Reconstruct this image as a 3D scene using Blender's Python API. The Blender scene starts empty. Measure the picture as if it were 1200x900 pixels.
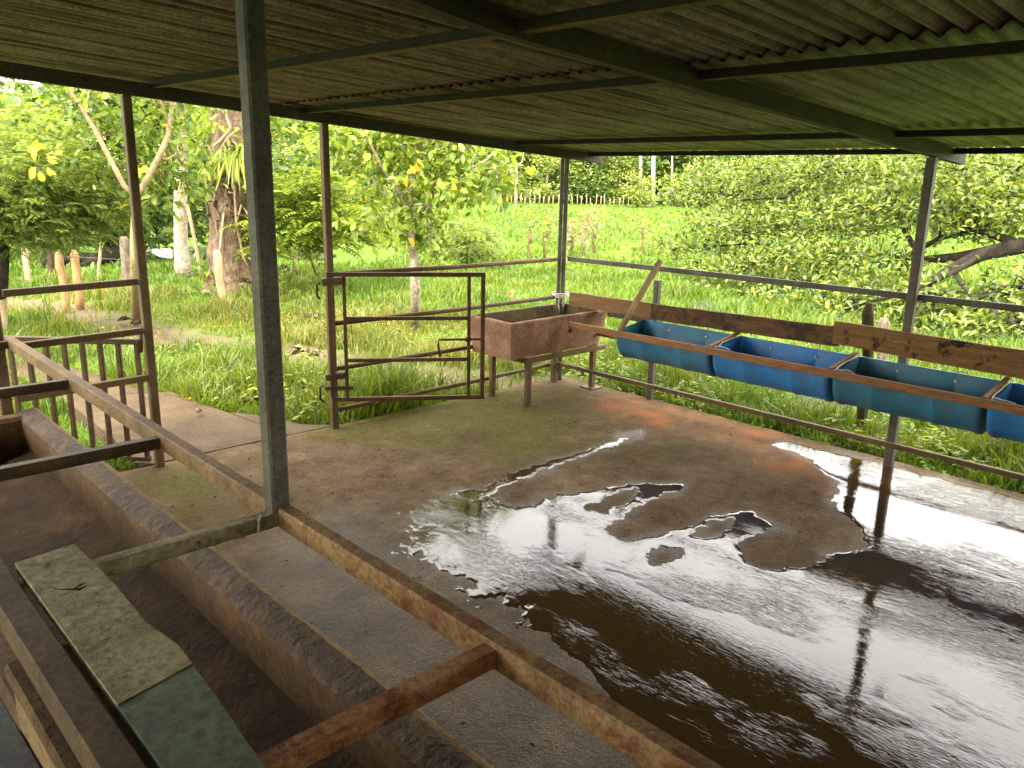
import bpy, math, random
import numpy as np
from mathutils import Vector, Matrix
S = bpy.context.scene
C = S.collection
rad = math.radians

# ---------------------------------------------------------------- camera
F_PX, PITCH, ROLL, YAW, EYE = 947.5, 0.2500, 0.02045, 0.8113, 1.8
fw = np.array([math.cos(YAW)*math.cos(PITCH), math.sin(YAW)*math.cos(PITCH), -math.sin(PITCH)])
_r = np.array([math.sin(YAW), -math.cos(YAW), 0.0]); _u = np.cross(_r, fw)
rt = _r*math.cos(ROLL)+_u*math.sin(ROLL); up = -_r*math.sin(ROLL)+_u*math.cos(ROLL)
cd = bpy.data.cameras.new('camera'); cam = bpy.data.objects.new('camera', cd); C.objects.link(cam)
cd.sensor_width = 36; cd.lens = 36*F_PX/1200; cd.clip_end = 2000; cd.clip_start = .02
M = Matrix(((rt[0], up[0], -fw[0], 0), (rt[1], up[1], -fw[1], 0), (rt[2], up[2], -fw[2], EYE), (0, 0, 0, 1)))
cam.matrix_world = M
S.camera = cam
def ray(px, py): return fw+(px-600)/F_PX*rt-(py-450)/F_PX*up
def gp(px, py, z=0.0):                      # ground point seen at a spot of the photo
    d = ray(px, py); t = (z-EYE)/d[2]; return np.array([0, 0, EYE])+d*t
def wp(px, py, D):                          # point at horizontal distance D metres
    d = ray(px, py); return np.array([0, 0, EYE])+d*(D/math.hypot(d[0], d[1]))

# ---------------------------------------------------------------- sky, sun, exposure
SUN_EL, SUN_AZ = rad(52), rad(205)          # azimuth measured from +X towards +Y
w = bpy.data.worlds.new('World'); S.world = w; w.use_nodes = True
nt = w.node_tree; nt.nodes.clear()
def N(t, ty, **k):
    n = t.nodes.new(ty)
    for a, b in k.items():
        if a.startswith('i_'): n.inputs[a[2:].replace('_', ' ')].default_value = b
        else: setattr(n, a, b)
    return n
sky = N(nt, 'ShaderNodeTexSky', sky_type='NISHITA', sun_disc=False, sun_elevation=SUN_EL, sun_rotation=math.pi/2-SUN_AZ, air_density=1.0, dust_density=3.0, ozone_density=1.0)
hs = N(nt, 'ShaderNodeHueSaturation', i_Saturation=.25, i_Value=1.0)
tc = N(nt, 'ShaderNodeTexCoord'); cn = N(nt, 'ShaderNodeTexNoise', i_Scale=2.2, i_Detail=6.0, i_Roughness=.6)
cr = N(nt, 'ShaderNodeValToRGB'); cr.color_ramp.elements[0].position = .38; cr.color_ramp.elements[1].position = .62
mx = N(nt, 'ShaderNodeMixRGB', blend_type='MIX'); mx.inputs[2].default_value = (12.2, 11.9, 11.2, 1)
ml = N(nt, 'ShaderNodeMath', operation='MULTIPLY_ADD'); ml.inputs[1].default_value = .3; ml.inputs[2].default_value = .7
bg = N(nt, 'ShaderNodeBackground', i_Strength=.12); wo = N(nt, 'ShaderNodeOutputWorld')
L = nt.links.new
L(sky.outputs[0], hs.inputs['Color']); L(tc.outputs['Generated'], cn.inputs['Vector']); L(cn.outputs['Fac'], cr.inputs['Fac'])
L(cr.outputs['Color'], ml.inputs[0]); L(ml.outputs[0], mx.inputs['Fac']); L(hs.outputs[0], mx.inputs[1]); L(mx.outputs[0], bg.inputs['Color']); L(bg.outputs[0], wo.inputs[0])
sd = bpy.data.lights.new('sun', 'SUN'); sd.energy = 1.5; sd.angle = rad(12); sd.color = (1, .95, .86)
so = bpy.data.objects.new('sun', sd); C.objects.link(so)
sv = Vector((math.cos(SUN_EL)*math.cos(SUN_AZ), math.cos(SUN_EL)*math.sin(SUN_AZ), math.sin(SUN_EL)))
so.rotation_euler = sv.to_track_quat('Z', 'Y').to_euler(); so.location = (0, 0, 30)
S.view_settings.view_transform = 'Standard'; S.view_settings.look = 'None'; S.view_settings.gamma = 1
S.view_settings.exposure = 2.7
S.cycles.max_bounces = 8; S.cycles.diffuse_bounces = 5; S.cycles.transparent_max_bounces = 8
S.cycles.sample_clamp_indirect = 6

rng = np.random.default_rng(7); random.seed(7)
# ---------------------------------------------------------------- numeric noise
_perm = np.random.default_rng(3).permutation(256); _perm = np.concatenate([_perm, _perm])
_g = np.random.default_rng(4).normal(size=(256, 3)); _g /= np.linalg.norm(_g, axis=1)[:, None]
def pnoise(p):
    p = np.asarray(p, float); i = np.floor(p).astype(int); f = p-i; i &= 255
    u = f*f*f*(f*(f*6-15)+10); out = 0
    for a in (0, 1):
        for b in (0, 1):
            for c in (0, 1):
                h = _perm[_perm[_perm[(i[:, 0]+a) & 255]+((i[:, 1]+b) & 255)]+((i[:, 2]+c) & 255)]
                d = (_g[h]*(f-[a, b, c])).sum(1)
                out = out+d*(u[:, 0] if a else 1-u[:, 0])*(u[:, 1] if b else 1-u[:, 1])*(u[:, 2] if c else 1-u[:, 2])
    return out*1.6
def fbm(x, y, s, o=3, seed=0.0):
    r = 0; a = 1
    for k in range(o):
        r = r+a*pnoise(np.stack([x*s, y*s, np.full_like(x, seed+k*7.3)], 1)); s *= 2.1; a *= .5
    return r
def sstep(a, b, x):
    t = np.clip((x-a)/(b-a), 0, 1); return t*t*(3-2*t)
def inpoly(x, y, P):
    r = np.zeros(len(x), bool); n = len(P)
    for i in range(n):
        x0, y0 = P[i][:2]; x1, y1 = P[(i+1) % n][:2]
        if y0 == y1: continue
        r ^= ((y0 > y) != (y1 > y)) & (x < (x1-x0)*(y-y0)/(y1-y0)+x0)
    return r
def segdist(x, y, P, closed=False):
    d = np.full(len(x), 1e9); n = len(P)
    for i in range(n if closed else n-1):
        a = np.array(P[i][:2]); b = np.array(P[(i+1) % n][:2]); ab = b-a
        t = np.clip(((x-a[0])*ab[0]+(y-a[1])*ab[1])/(ab@ab+1e-12), 0, 1)
        d = np.minimum(d, np.hypot(x-a[0]-t*ab[0], y-a[1]-t*ab[1]))
    return d
def sdist(x, y, P): return np.where(inpoly(x, y, P), 1, -1)*segdist(x, y, P, True)

# ---------------------------------------------------------------- materials
def newmat(name):
    m = bpy.data.materials.new(name); m.use_nodes = True; t = m.node_tree; t.nodes.clear()
    o = t.nodes.new('ShaderNodeOutputMaterial'); b = t.nodes.new('ShaderNodeBsdfPrincipled'); t.links.new(b.outputs[0], o.inputs[0])
    return m, t, b, o
def c4(c): return (*c, 1)
def ramp(t, fac, stops):
    r = t.nodes.new('ShaderNodeValToRGB'); e = r.color_ramp.elements
    while len(e) < len(stops): e.new(.5)
    for k, (p, c) in enumerate(stops): e[k].position = p; e[k].color = c4(c)
    t.links.new(fac, r.inputs[0]); return r.outputs[0]
def noise(t, scale, detail=5, rough=.6, vec=None, dist=0, stretch=None, coord='Object'):
    n = N(t, 'ShaderNodeTexNoise'); n.inputs['Scale'].default_value = scale; n.inputs['Detail'].default_value = detail
    n.inputs['Roughness'].default_value = rough; n.inputs['Distortion'].default_value = dist
    c = N(t, 'ShaderNodeTexCoord').outputs[coord]
    if stretch:
        mp = N(t, 'ShaderNodeMapping'); mp.inputs['Scale'].default_value = stretch[:3]
        if len(stretch) > 3: mp.inputs['Rotation'].default_value = (0, 0, stretch[3])
        t.links.new(c, mp.inputs[0]); c = mp.outputs[0]
    t.links.new(c, n.inputs['Vector']); return n.outputs['Fac']
def mixc(t, fac, a, b, blend='MIX'):
    m = N(t, 'ShaderNodeMixRGB', blend_type=blend)
    for s, k in ((fac, 0), (a, 1), (b, 2)):
        if isinstance(s, (int, float)): m.inputs[k].default_value = s
        elif isinstance(s, tuple): m.inputs[k].default_value = c4(s)
        else: t.links.new(s, m.inputs[k])
    return m.outputs[0]
def math_(t, op, a, b=0.0, c=0.0):
    m = N(t, 'ShaderNodeMath', operation=op)
    for k, s in enumerate((a, b, c)):
        if isinstance(s, (int, float)): m.inputs[k].default_value = s
        else: t.links.new(s, m.inputs[k])
    return m.outputs[0]
def bump(t, b, h, strength=.3, dist=.01, prev=None):
    n = N(t, 'ShaderNodeBump'); n.inputs['Strength'].default_value = strength; n.inputs['Distance'].default_value = dist
    t.links.new(h, n.inputs['Height'])
    if prev is not None: t.links.new(prev, n.inputs['Normal'])
    t.links.new(n.outputs[0], b.inputs['Normal']); return n.outputs[0]
def weathered(name, cols, scale=6, fine=60, rough=.75, bstr=.4, bdist=.004, metal=0, stretch=None, spots=None, spotscale=9, spotpos=(.56, .66), tone=(1.0, .79, .50)):
    """three-tone weathered surface, optional patches of a fourth colour (rust, moss, dirt)"""
    m, t, b, o = newmat(name)
    k_ = tone; cols = [tuple(q*w_ for q, w_ in zip(c, k_)) for c in cols]; spots = tuple(q*w_ for q, w_ in zip(spots, k_)) if spots else None
    n1 = noise(t, scale, 6, .65, stretch=stretch); n2 = noise(t, fine, 4, .7, stretch=stretch)
    c = ramp(t, n1, [(.3, cols[0]), (.5, cols[1]), (.72, cols[2])])
    c = mixc(t, ramp(t, n2, [(.42, (0, 0, 0)), (.66, (.75, .75, .75))]), c, mixc(t, .72, c, (0.012, .009, .006)))
    n5 = noise(t, fine*.37, 5, .75, stretch=stretch)
    c = mixc(t, ramp(t, n5, [(.56, (0, 0, 0)), (.70, (.55, .55, .55))]), c, mixc(t, .5, c, cols[2]))
    c = mixc(t, ramp(t, noise(t, fine*.9, 2, .5), [(.69, (0, 0, 0)), (.74, (.4, .4, .4))]), c, tuple(min(1, q*1.4) for q in cols[2]))
    if spots:
        n3 = noise(t, spotscale, 9, .78, dist=.3)
        f = ramp(t, n3, [(spotpos[0], (0, 0, 0)), (spotpos[1], (1, 1, 1))])
        c = mixc(t, f, c, spots)
    t.links.new(c, b.inputs['Base Color']); b.inputs['Roughness'].default_value = rough; b.inputs['Metallic'].default_value = metal; b.inputs['Specular IOR Level'].default_value = .22
    p = bump(t, b, n2, bstr, bdist); bump(t, b, n1, bstr*.6, bdist*4, p)
    return m
m_galv = weathered('aged_galvanised_steel', [(0.0625, 0.0575, 0.05), (0.1063, 0.0963, 0.0825), (0.1625, 0.1475, 0.125)], 5, 90, .62, .15, .002, .25, spots=(.09, .05, .03), spotpos=(.62, .72), tone=(1, .95, .84))
m_steel_brown = weathered('dull_brown_painted_steel', [(0.0773, 0.0588, 0.037), (0.1214, 0.0941, 0.062), (0.1766, 0.1411, 0.095)], 5, 80, .65, .2, .002, .1, spots=(.12, .055, .028), spotscale=14)
m_rust = weathered('rusty_steel', [(.17, .10, .06), (.33, .25, .165), (.46, .38, .27)], 7, 80, .68, .25, .002, .05, spots=(.15, .055, .026), spotscale=11, spotpos=(.5, .62))
m_darkrail = weathered('dark_stained_steel', [(0.056, 0.0432, 0.032), (0.096, 0.072, 0.0528), (0.16, 0.128, 0.096)], 6, 80, .6, .2, .002, .15, spots=(.10, .05, .03), spotscale=13)
m_gate = weathered('brown_gate_steel', [(0.045, 0.03, 0.0198), (0.0765, 0.052, 0.0319), (0.126, 0.092, 0.055)], 7, 90, .6, .2, .002, .15, spots=(.14, .06, .025), spotscale=12, spotpos=(.52, .64))
m_longrail = weathered('brown_stained_long_rail', [(0.135, 0.1013, 0.0675), (0.2295, 0.1755, 0.1215), (0.324, 0.2565, 0.1823)], 7, 80, .7, .25, .002, .05, spots=(.10, .045, .025), spotscale=11)
m_beam = weathered('dark_rust_stained_beam', [(0.069, 0.0517, 0.0345), (0.115, 0.0897, 0.0598), (0.1725, 0.138, 0.092)], 7, 60, .8, .4, .003, 0, spots=(.085, .035, .018), spotscale=9, spotpos=(.54, .66))
m_rust_bar = weathered('orange_rusty_steel', [(0.23, 0.108, 0.0585), (0.391, 0.228, 0.1365), (0.529, 0.408, 0.299)], 6, 70, .75, .4, .003, 0, spots=(.13, .038, .016), spotscale=9, spotpos=(.48, .6))
m_flange = weathered('pale_lit_steel_flange', [(.14, .11, .085), (.22, .18, .14), (.30, .25, .2)], 6, 60, .75, .2, .002, 0, spots=(.05, .03, .02))  # pale tone paints the light caught by the purlin undersides
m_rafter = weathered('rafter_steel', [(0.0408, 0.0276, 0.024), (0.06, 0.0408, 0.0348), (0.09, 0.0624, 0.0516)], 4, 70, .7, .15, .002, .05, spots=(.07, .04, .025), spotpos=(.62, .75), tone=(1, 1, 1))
m_purlin = weathered('shaded_purlin_steel', [(0.0077, 0.0055, 0.0044), (0.0132, 0.0094, 0.0072), (0.022, 0.016, 0.0116)], 5, 80, .75, .15, .002, 0, tone=(1, .9, .8))  # near black paints the shade on the camera side of the purlins
def zincmat():
    m, t, b, o = newmat('weathered_roof_zinc')
    big = noise(t, 2.2, 7, .7); st_ = noise(t, 1, 5, .7, stretch=(.35, 30, 1)); st2 = noise(t, 1, 4, .65, stretch=(.8, 24, 1)); fine = noise(t, 70, 4, .7); blot = noise(t, 9, 7, .75)
    c = ramp(t, big, [(.3, (.19, .135, .115)), (.5, (.33, .245, .21)), (.7, (.46, .36, .31))])
    c = mixc(t, ramp(t, st_, [(.42, (.9, .9, .9)), (.52, (0, 0, 0))]), c, (.045, .028, .02))
    c = mixc(t, ramp(t, st2, [(.55, (0, 0, 0)), (.64, (.75, .75, .75))]), c, (.46, .40, .31))
    c = mixc(t, ramp(t, blot, [(.54, (0, 0, 0)), (.66, (.6, .6, .6))]), c, (.09, .06, .04))
    c = mixc(t, ramp(t, fine, [(.45, (0, 0, 0)), (.65, (.5, .5, .5))]), c, (.04, .03, .02))
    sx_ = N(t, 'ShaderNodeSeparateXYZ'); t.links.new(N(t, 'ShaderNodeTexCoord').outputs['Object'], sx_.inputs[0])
    cs = math_(t, 'COSINE', math_(t, 'MULTIPLY', sx_.outputs[1], 2*math.pi/.076)); ridge_shade = ramp(t, math_(t, 'MULTIPLY_ADD', cs, .4, math_(t, 'MULTIPLY', blot, 1.0)), [(.35, (0, 0, 0)), (.85, (.8, .8, .8))])
    c = mixc(t, ridge_shade, c, (.05, .034, .025))  # painted shade in the corrugation recesses seen from below, blotched like grime
    t.links.new(c, b.inputs['Base Color']); b.inputs['Roughness'].default_value = .55; b.inputs['Metallic'].default_value = .1; b.inputs['Specular IOR Level'].default_value = .3
    p = bump(t, b, fine, .2, .003); bump(t, b, big, .25, .02, p)
    return m
m_zinc = zincmat()
m_wall = weathered('old_mossy_concrete', [(0.0638, 0.044, 0.0228), (0.1065, 0.076, 0.0409), (0.1673, 0.1217, 0.0684)], 4, 45, .9, .8, .006, 0, spots=(.06, .045, .03), spotscale=5, spotpos=(.5, .66))
m_wall_pale = weathered('pale_lit_concrete_edge', [(.13, .095, .06), (.20, .15, .095), (.29, .22, .15)], 6, 45, .9, .7, .006)  # paler colour paints the light on the trough edge facing the field
m_walltop = weathered('worn_concrete_top', [(0.036, 0.0252, 0.0156), (0.066, 0.048, 0.0288), (0.12, 0.0888, 0.054)], 7, 30, .75, 1.0, .012, 0, spots=(.10, .085, .075), spotscale=9, spotpos=(.52, .66))
m_trfloor = weathered('dirt_covered_trough_floor', [(0.0325, 0.0211, 0.0114), (0.0617, 0.0422, 0.0227), (0.1219, 0.0845, 0.0455)], 5, 40, .95, 1.0, .01, 0)
m_basin = weathered('pinkish_brown_concrete', [(0.1584, 0.0979, 0.093), (0.231, 0.1512, 0.138), (0.3168, 0.2304, 0.2025)], 7, 60, .85, .5, .004, 0, spots=(.16, .10, .07), spotscale=6, spotpos=(.55, .75))
m_basin_in = weathered('mossy_grey_concrete', [(.06, .062, .032), (.11, .108, .068), (.17, .16, .11)], 7, 60, .9, .5, .004, 0)
m_plank = weathered('old_stained_timber', [(0.0675, 0.0405, 0.0216), (0.1148, 0.0729, 0.0405), (0.189, 0.1215, 0.0675)], 4, 50, .8, .5, .004, 0, stretch=(13, 1.1, 13), spots=(.035, .022, .014), spotscale=5, spotpos=(.47, .60))
m_plank_gold = weathered('golden_brown_stained_timber', [(0.1275, 0.078, 0.036), (0.21, 0.135, 0.063), (0.285, 0.195, 0.105)], 4, 50, .8, .5, .004, 0, stretch=(13, 1.1, 13), spots=(.02, .014, .01), spotscale=6, spotpos=(.55, .59))
m_plank_light = weathered('pale_worn_timber', [(.12, .078, .042), (.17, .115, .065), (.23, .165, .10)], 4, 50, .8, .5, .004, 0, stretch=(13, 1.1, 13), spots=(.11, .075, .045), spotscale=7, spotpos=(.58, .7))
m_timber_rail = weathered('brown_timber_rail', [(0.1485, 0.0837, 0.0473), (0.2295, 0.135, 0.0783), (0.324, 0.2025, 0.1215)], 5, 60, .75, .4, .003, 0, stretch=(13, 1.1, 13))
m_board = weathered('algae_stained_board', [(0.1786, 0.174, 0.0992), (0.3062, 0.2726, 0.1598), (0.4594, 0.3944, 0.2589)], 5, 45, .85, .8, .006, 0, spots=(.065, .05, .03), spotscale=11, spotpos=(.58, .68), tone=(1, .95, .84))
m_board_green = weathered('damp_green_board', [(0.0774, 0.1115, 0.0619), (0.105, 0.142, 0.0796), (0.1381, 0.1825, 0.1017)], 5, 45, .6, .3, .003, 0, tone=(1, .95, .84))
m_greyboard = weathered('grey_damp_board', [(.04, .045, .045), (.06, .066, .064), (.085, .09, .085)], 5, 45, .7, .5, .003, 0, tone=(1, .95, .84))
m_white = weathered('white_twine', [(.5, .48, .44), (.6, .58, .53), (.7, .68, .63)], 9, 90, .9, tone=(1, .95, .84))
m_palewood = weathered('pale_fence_wood', [(.30, .21, .12), (.42, .32, .20), (.52, .43, .30)], 6, 50, .9, .6, .01, 0, stretch=(4, 4, .7), tone=(1, .95, .84))
m_tanwood = weathered('orange_tan_fence_wood', [(.28, .15, .07), (.40, .24, .11), (.48, .33, .17)], 6, 50, .9, .6, .01, 0, stretch=(4, 4, .7), tone=(1, .95, .84))
m_greywood = weathered('grey_fence_wood', [(.09, .07, .05), (.17, .135, .10), (.3, .26, .21)], 8, 50, .9, .8, .01, 0, stretch=(4, 4, .7), tone=(1, .95, .84))
m_darkwood = weathered('dark_fence_wood', [(.04, .035, .03), (.065, .055, .045), (.1, .085, .07)], 8, 50, .9, .8, .01, 0, stretch=(4, 4, .7))
m_bark_brown = weathered('furrowed_brown_bark', [(.12, .078, .05), (.26, .18, .125), (.4, .3, .215)], 7, 25, .95, 1.0, .05, 0, stretch=(2, 2, .8), tone=(1, .95, .84))
m_bark_pale = weathered('mottled_pale_bark', [(.20, .15, .12), (.42, .35, .29), (.58, .52, .46)], 9, 40, .9, .7, .02, 0, spots=(.16, .11, .08), spotscale=12, tone=(1, .95, .84))
m_bark_tan = weathered('smooth_tan_bark', [(0.1872, 0.1368, 0.072), (0.2592, 0.2016, 0.108), (0.3312, 0.2664, 0.1584)], 6, 40, .8, .4, .01, tone=(1, .95, .84))
m_bark_dark = weathered('dark_lichen_bark', [(0.0176, 0.0144, 0.0104), (0.0336, 0.0272, 0.02), (0.068, 0.0576, 0.0416)], 8, 30, .95, .9, .03, tone=(1, .95, .85))
m_vine = weathered('pale_vine_bark', [(.25, .18, .12), (.38, .29, .20), (.5, .41, .3)], 12, 50, .9, .5, .01, tone=(1, .95, .84))
m_twig = weathered('dry_twig', [(.03, .02, .014), (.05, .035, .02), (.09, .06, .04)], 12, 50, .9, .5, .01)
m_deadleaf = weathered('dry_dead_leaf', [(.05, .04, .03), (.12, .10, .08), (.42, .40, .37)], 14, 50, .8, .5, .01)
m_wire = weathered('grey_wire', [(.12, .12, .11), (.16, .16, .15), (.2, .2, .19)], 9, 50, .5, tone=(1, .95, .84))

def leafmat(name, dark, mid, light, trans=.45, yellow=None, yfrac=.05, rough=.45, clump=1.2):
    m, t, b, o = newmat(name)
    dark, mid, light = [tuple(q*.82 for q in c) for c in (dark, mid, light)]
    geo = N(t, 'ShaderNodeNewGeometry'); r = geo.outputs['Random Per Island']
    n = noise(t, clump, 3, .6, coord='Object')
    f = math_(t, 'ADD', math_(t, 'MULTIPLY', r, .55), math_(t, 'MULTIPLY', n, .5))
    c = ramp(t, f, [(.28, dark), (.5, mid), (.76, light)])
    if yellow:
        g = math_(t, 'GREATER_THAN', math_(t, 'FRACT', math_(t, 'MULTIPLY', r, 37.7)), 1-yfrac)
        c = mixc(t, g, c, yellow)
    b.inputs['Specular IOR Level'].default_value = .3
    t.links.new(c, b.inputs['Base Color']); b.inputs['Roughness'].default_value = rough
    tr = N(t, 'ShaderNodeBsdfTranslucent'); t.links.new(mixc(t, 1.0, c, (1.25, 1.15, .45), 'MULTIPLY'), tr.inputs[0])
    mix = N(t, 'ShaderNodeMixShader'); mix.inputs[0].default_value = trans
    t.links.new(b.outputs[0], mix.inputs[1]); t.links.new(tr.outputs[0], mix.inputs[2]); t.links.new(mix.outputs[0], o.inputs[0])
    return m
lf_bright = leafmat('bright_yellow_green_leaf', (.09, .15, .02), (.21, .30, .04), (.36, .44, .08), .5, (.55, .42, .03), .012)
lf_mid = leafmat('mid_green_leaf', (.07, .13, .02), (.17, .26, .04), (.32, .40, .09), .5, (.5, .4, .04), .02)
lf_dark = leafmat('deep_green_leaf', (.04, .08, .02), (.10, .165, .04), (.22, .29, .08), .4)
lf_feather = leafmat('soft_feathery_leaf', (.13, .19, .05), (.21, .29, .08), (.32, .40, .14), .6)
lf_almond = leafmat('glossy_yellow_green_leaf', (.04, .075, .018), (.15, .215, .04), (.33, .39, .085), .35, (.5, .42, .06), .012, rough=.38)
lf_forest = leafmat('forest_leaf', (.06, .12, .03), (.15, .24, .05), (.30, .38, .09), .35, clump=.12)  # green tones of the far trees, varied per leaf
lf_forest2 = leafmat('yellow_forest_leaf', (.15, .2, .04), (.28, .34, .07), (.42, .46, .12), .35, clump=.12)  # yellower tones for some of the far trees
lf_yellow = leafmat('yellow_dying_leaf', (.45, .32, .02), (.6, .45, .03), (.7, .56, .08), .4)
lf_brom = leafmat('arching_yellow_green_blade', (.13, .18, .02), (.26, .32, .03), (.42, .46, .06), .4)
lf_pink = leafmat('pale_pink_leaf', (.22, .16, .10), (.30, .24, .17), (.40, .33, .26), .4)

def grassmat():
    m, t, b, o = newmat('grass_blades')
    geo = N(t, 'ShaderNodeNewGeometry'); r = geo.outputs['Random Per Island']
    at = N(t, 'ShaderNodeAttribute', attribute_name='dry')
    g = ramp(t, r, [(0, (.045, .105, .008)), (.5, (.085, .165, .012)), (1, (.15, .235, .022))])
    d = ramp(t, r, [(0, (.13, .15, .02)), (.5, (.22, .20, .04)), (1, (.32, .26, .08))])
    g = mixc(t, ramp(t, noise(t, .55, 4, .65), [(.42, (0, 0, 0)), (.62, (.75, .75, .75))]), g, mixc(t, 1.0, g, (1.55, 1.12, .9), 'MULTIPLY'))
    g = mixc(t, ramp(t, noise(t, 2.3, 4, .65), [(.5, (0, 0, 0)), (.68, (.6, .6, .6))]), g, mixc(t, 1.0, g, (.5, .55, .6), 'MULTIPLY'))
    c = mixc(t, at.outputs['Fac'], g, d)
    t.links.new(c, b.inputs['Base Color']); b.inputs['Roughness'].default_value = .5
    tr = N(t, 'ShaderNodeBsdfTranslucent'); t.links.new(mixc(t, 1.0, c, (1.2, 1.1, .5), 'MULTIPLY'), tr.inputs[0])
    mix = N(t, 'ShaderNodeMixShader'); mix.inputs[0].default_value = .4
    t.links.new(b.outputs[0], mix.inputs[1]); t.links.new(tr.outputs[0], mix.inputs[2]); t.links.new(mix.outputs[0], o.inputs[0])
    return m
m_grass = grassmat()

def groundmat():
    m, t, b, o = newmat('pasture_ground')
    n1 = noise(t, .12, 6, .6); n2 = noise(t, 1.6, 5, .65); n3 = noise(t, 14, 4, .7)
    c = ramp(t, n1, [(.32, (.075, .145, .011)), (.5, (.105, .185, .014)), (.66, (.15, .23, .022))])
    c = mixc(t, ramp(t, n2, [(.35, (0, 0, 0)), (.7, (.6, .6, .6))]), c, (.05, .10, .010))
    c = mixc(t, math_(t, 'MULTIPLY', n3, .5), c, (.05, .09, .012))
    at = N(t, 'ShaderNodeAttribute', attribute_name='Mask'); sp = N(t, 'ShaderNodeSeparateColor'); t.links.new(at.outputs['Color'], sp.inputs[0])
    mud = ramp(t, n2, [(.3, (.085, .06, .036)), (.7, (.17, .125, .08))])
    c = mixc(t, sp.outputs[0], c, mud)
    t.links.new(c, b.inputs['Base Color']); b.inputs['Roughness'].default_value = .9
    b.inputs['Specular IOR Level'].default_value = .1
    p = bump(t, b, n3, .6, .05); bump(t, b, n2, .5, .25, p)
    return m
m_ground = groundmat()

def floormat():
    m, t, b, o = newmat('stained_concrete_floor')
    at = N(t, 'ShaderNodeAttribute', attribute_name='Mask'); sp = N(t, 'ShaderNodeSeparateColor'); t.links.new(at.outputs['Color'], sp.inputs[0])
    wet, moss, rust = sp.outputs[0], sp.outputs[1], sp.outputs[2]
    n1 = noise(t, 2.1, 9, .74); n2 = noise(t, 9, 7, .74); n3 = noise(t, 110, 3, .6); n4 = noise(t, 30, 6, .75); n5 = noise(t, 55, 2, .5, dist=.5)
    c = ramp(t, n1, [(.32, (.066, .041, .020)), (.5, (.128, .085, .045)), (.66, (.21, .150, .086))])
    c = mixc(t, ramp(t, n2, [(.45, (0, 0, 0)), (.75, (.8, .8, .8))]), c, (.048, .029, .014))
    c = mixc(t, ramp(t, n4, [(.54, (0, 0, 0)), (.72, (.55, .55, .55))]), c, (.25, .19, .115))
    c = mixc(t, math_(t, 'MULTIPLY', moss, ramp(t, n2, [(.3, (.1, .1, .1)), (.6, (1, 1, 1))])), c, ramp(t, n4, [(.3, (.055, .054, .007)), (.7, (.13, .12, .02))]))
    c = mixc(t, math_(t, 'MULTIPLY', rust, ramp(t, n2, [(.2, (.3, .3, .3)), (.55, (1, 1, 1))])), c, (.28, .105, .032))
    c = mixc(t, math_(t, 'MULTIPLY', wet, .5), c, mixc(t, 1.0, c, (.42, .36, .30), 'MULTIPLY'))
    grit = ramp(t, n3, [(.46, (0, 0, 0)), (.62, (1, 1, 1))])
    c = mixc(t, math_(t, 'MULTIPLY', grit, .55), c, mixc(t, .85, c, (.012, .009, .006)))
    spk = ramp(t, noise(t, 70, 2, .5), [(.66, (0, 0, 0)), (.70, (.8, .8, .8))])
    c = mixc(t, spk, c, mixc(t, .6, c, (.24, .2, .14)))
    t.links.new(c, b.inputs['Base Color'])
    ro = math_(t, 'MULTIPLY_ADD', wet, -.50, .95); t.links.new(ro, b.inputs['Roughness'])
    t.links.new(math_(t, 'MULTIPLY_ADD', wet, .3, .1), b.inputs['Specular IOR Level'])
    p = bump(t, b, n3, .8, .006); p = bump(t, b, n4, .5, .010, p); bump(t, b, n5, .75, .009, p)
    return m
m_floor = floormat()
m_path = weathered('pinkish_path_concrete', [(0.057, 0.0436, 0.032), (0.0855, 0.0679, 0.052), (0.1235, 0.1018, 0.08)], 3, 40, .85, .5, .006, 0, spots=(.08, .07, .04), spotscale=4, spotpos=(.55, .75))

def watermat():
    m, t, b, o = newmat('murky_brown_water')
    b.inputs['Base Color'].default_value = (.035, .019, .007, 1); b.inputs['Roughness'].default_value = .02; b.inputs['IOR'].default_value = 1.4
    patch = ramp(t, noise(t, 1.1, 4, .6, stretch=(1.6, .8, 1, .25)), [(.50, (.10, .10, .10)), (.64, (1, 1, 1))])
    a = noise(t, 7, 3, .5, stretch=(2.4, .8, 1, .3), dist=.8)
    f = noise(t, 26, 3, .5, stretch=(2.4, .7, 1, .3), dist=1.6)
    h = math_(t, 'MULTIPLY', patch, math_(t, 'ADD', math_(t, 'MULTIPLY', a, .75), math_(t, 'MULTIPLY', f, .85)))
    bump(t, b, h, 1.0, .0027)
    return m
m_water = watermat()
m_pond, _t, _b, _o = newmat('pond_water'); _b.inputs['Base Color'].default_value = (.05, .05, .04, 1); _b.inputs['Roughness'].default_value = .08
bump(_t, _b, noise(_t, 4, 4, .6), .1, .02)

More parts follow.
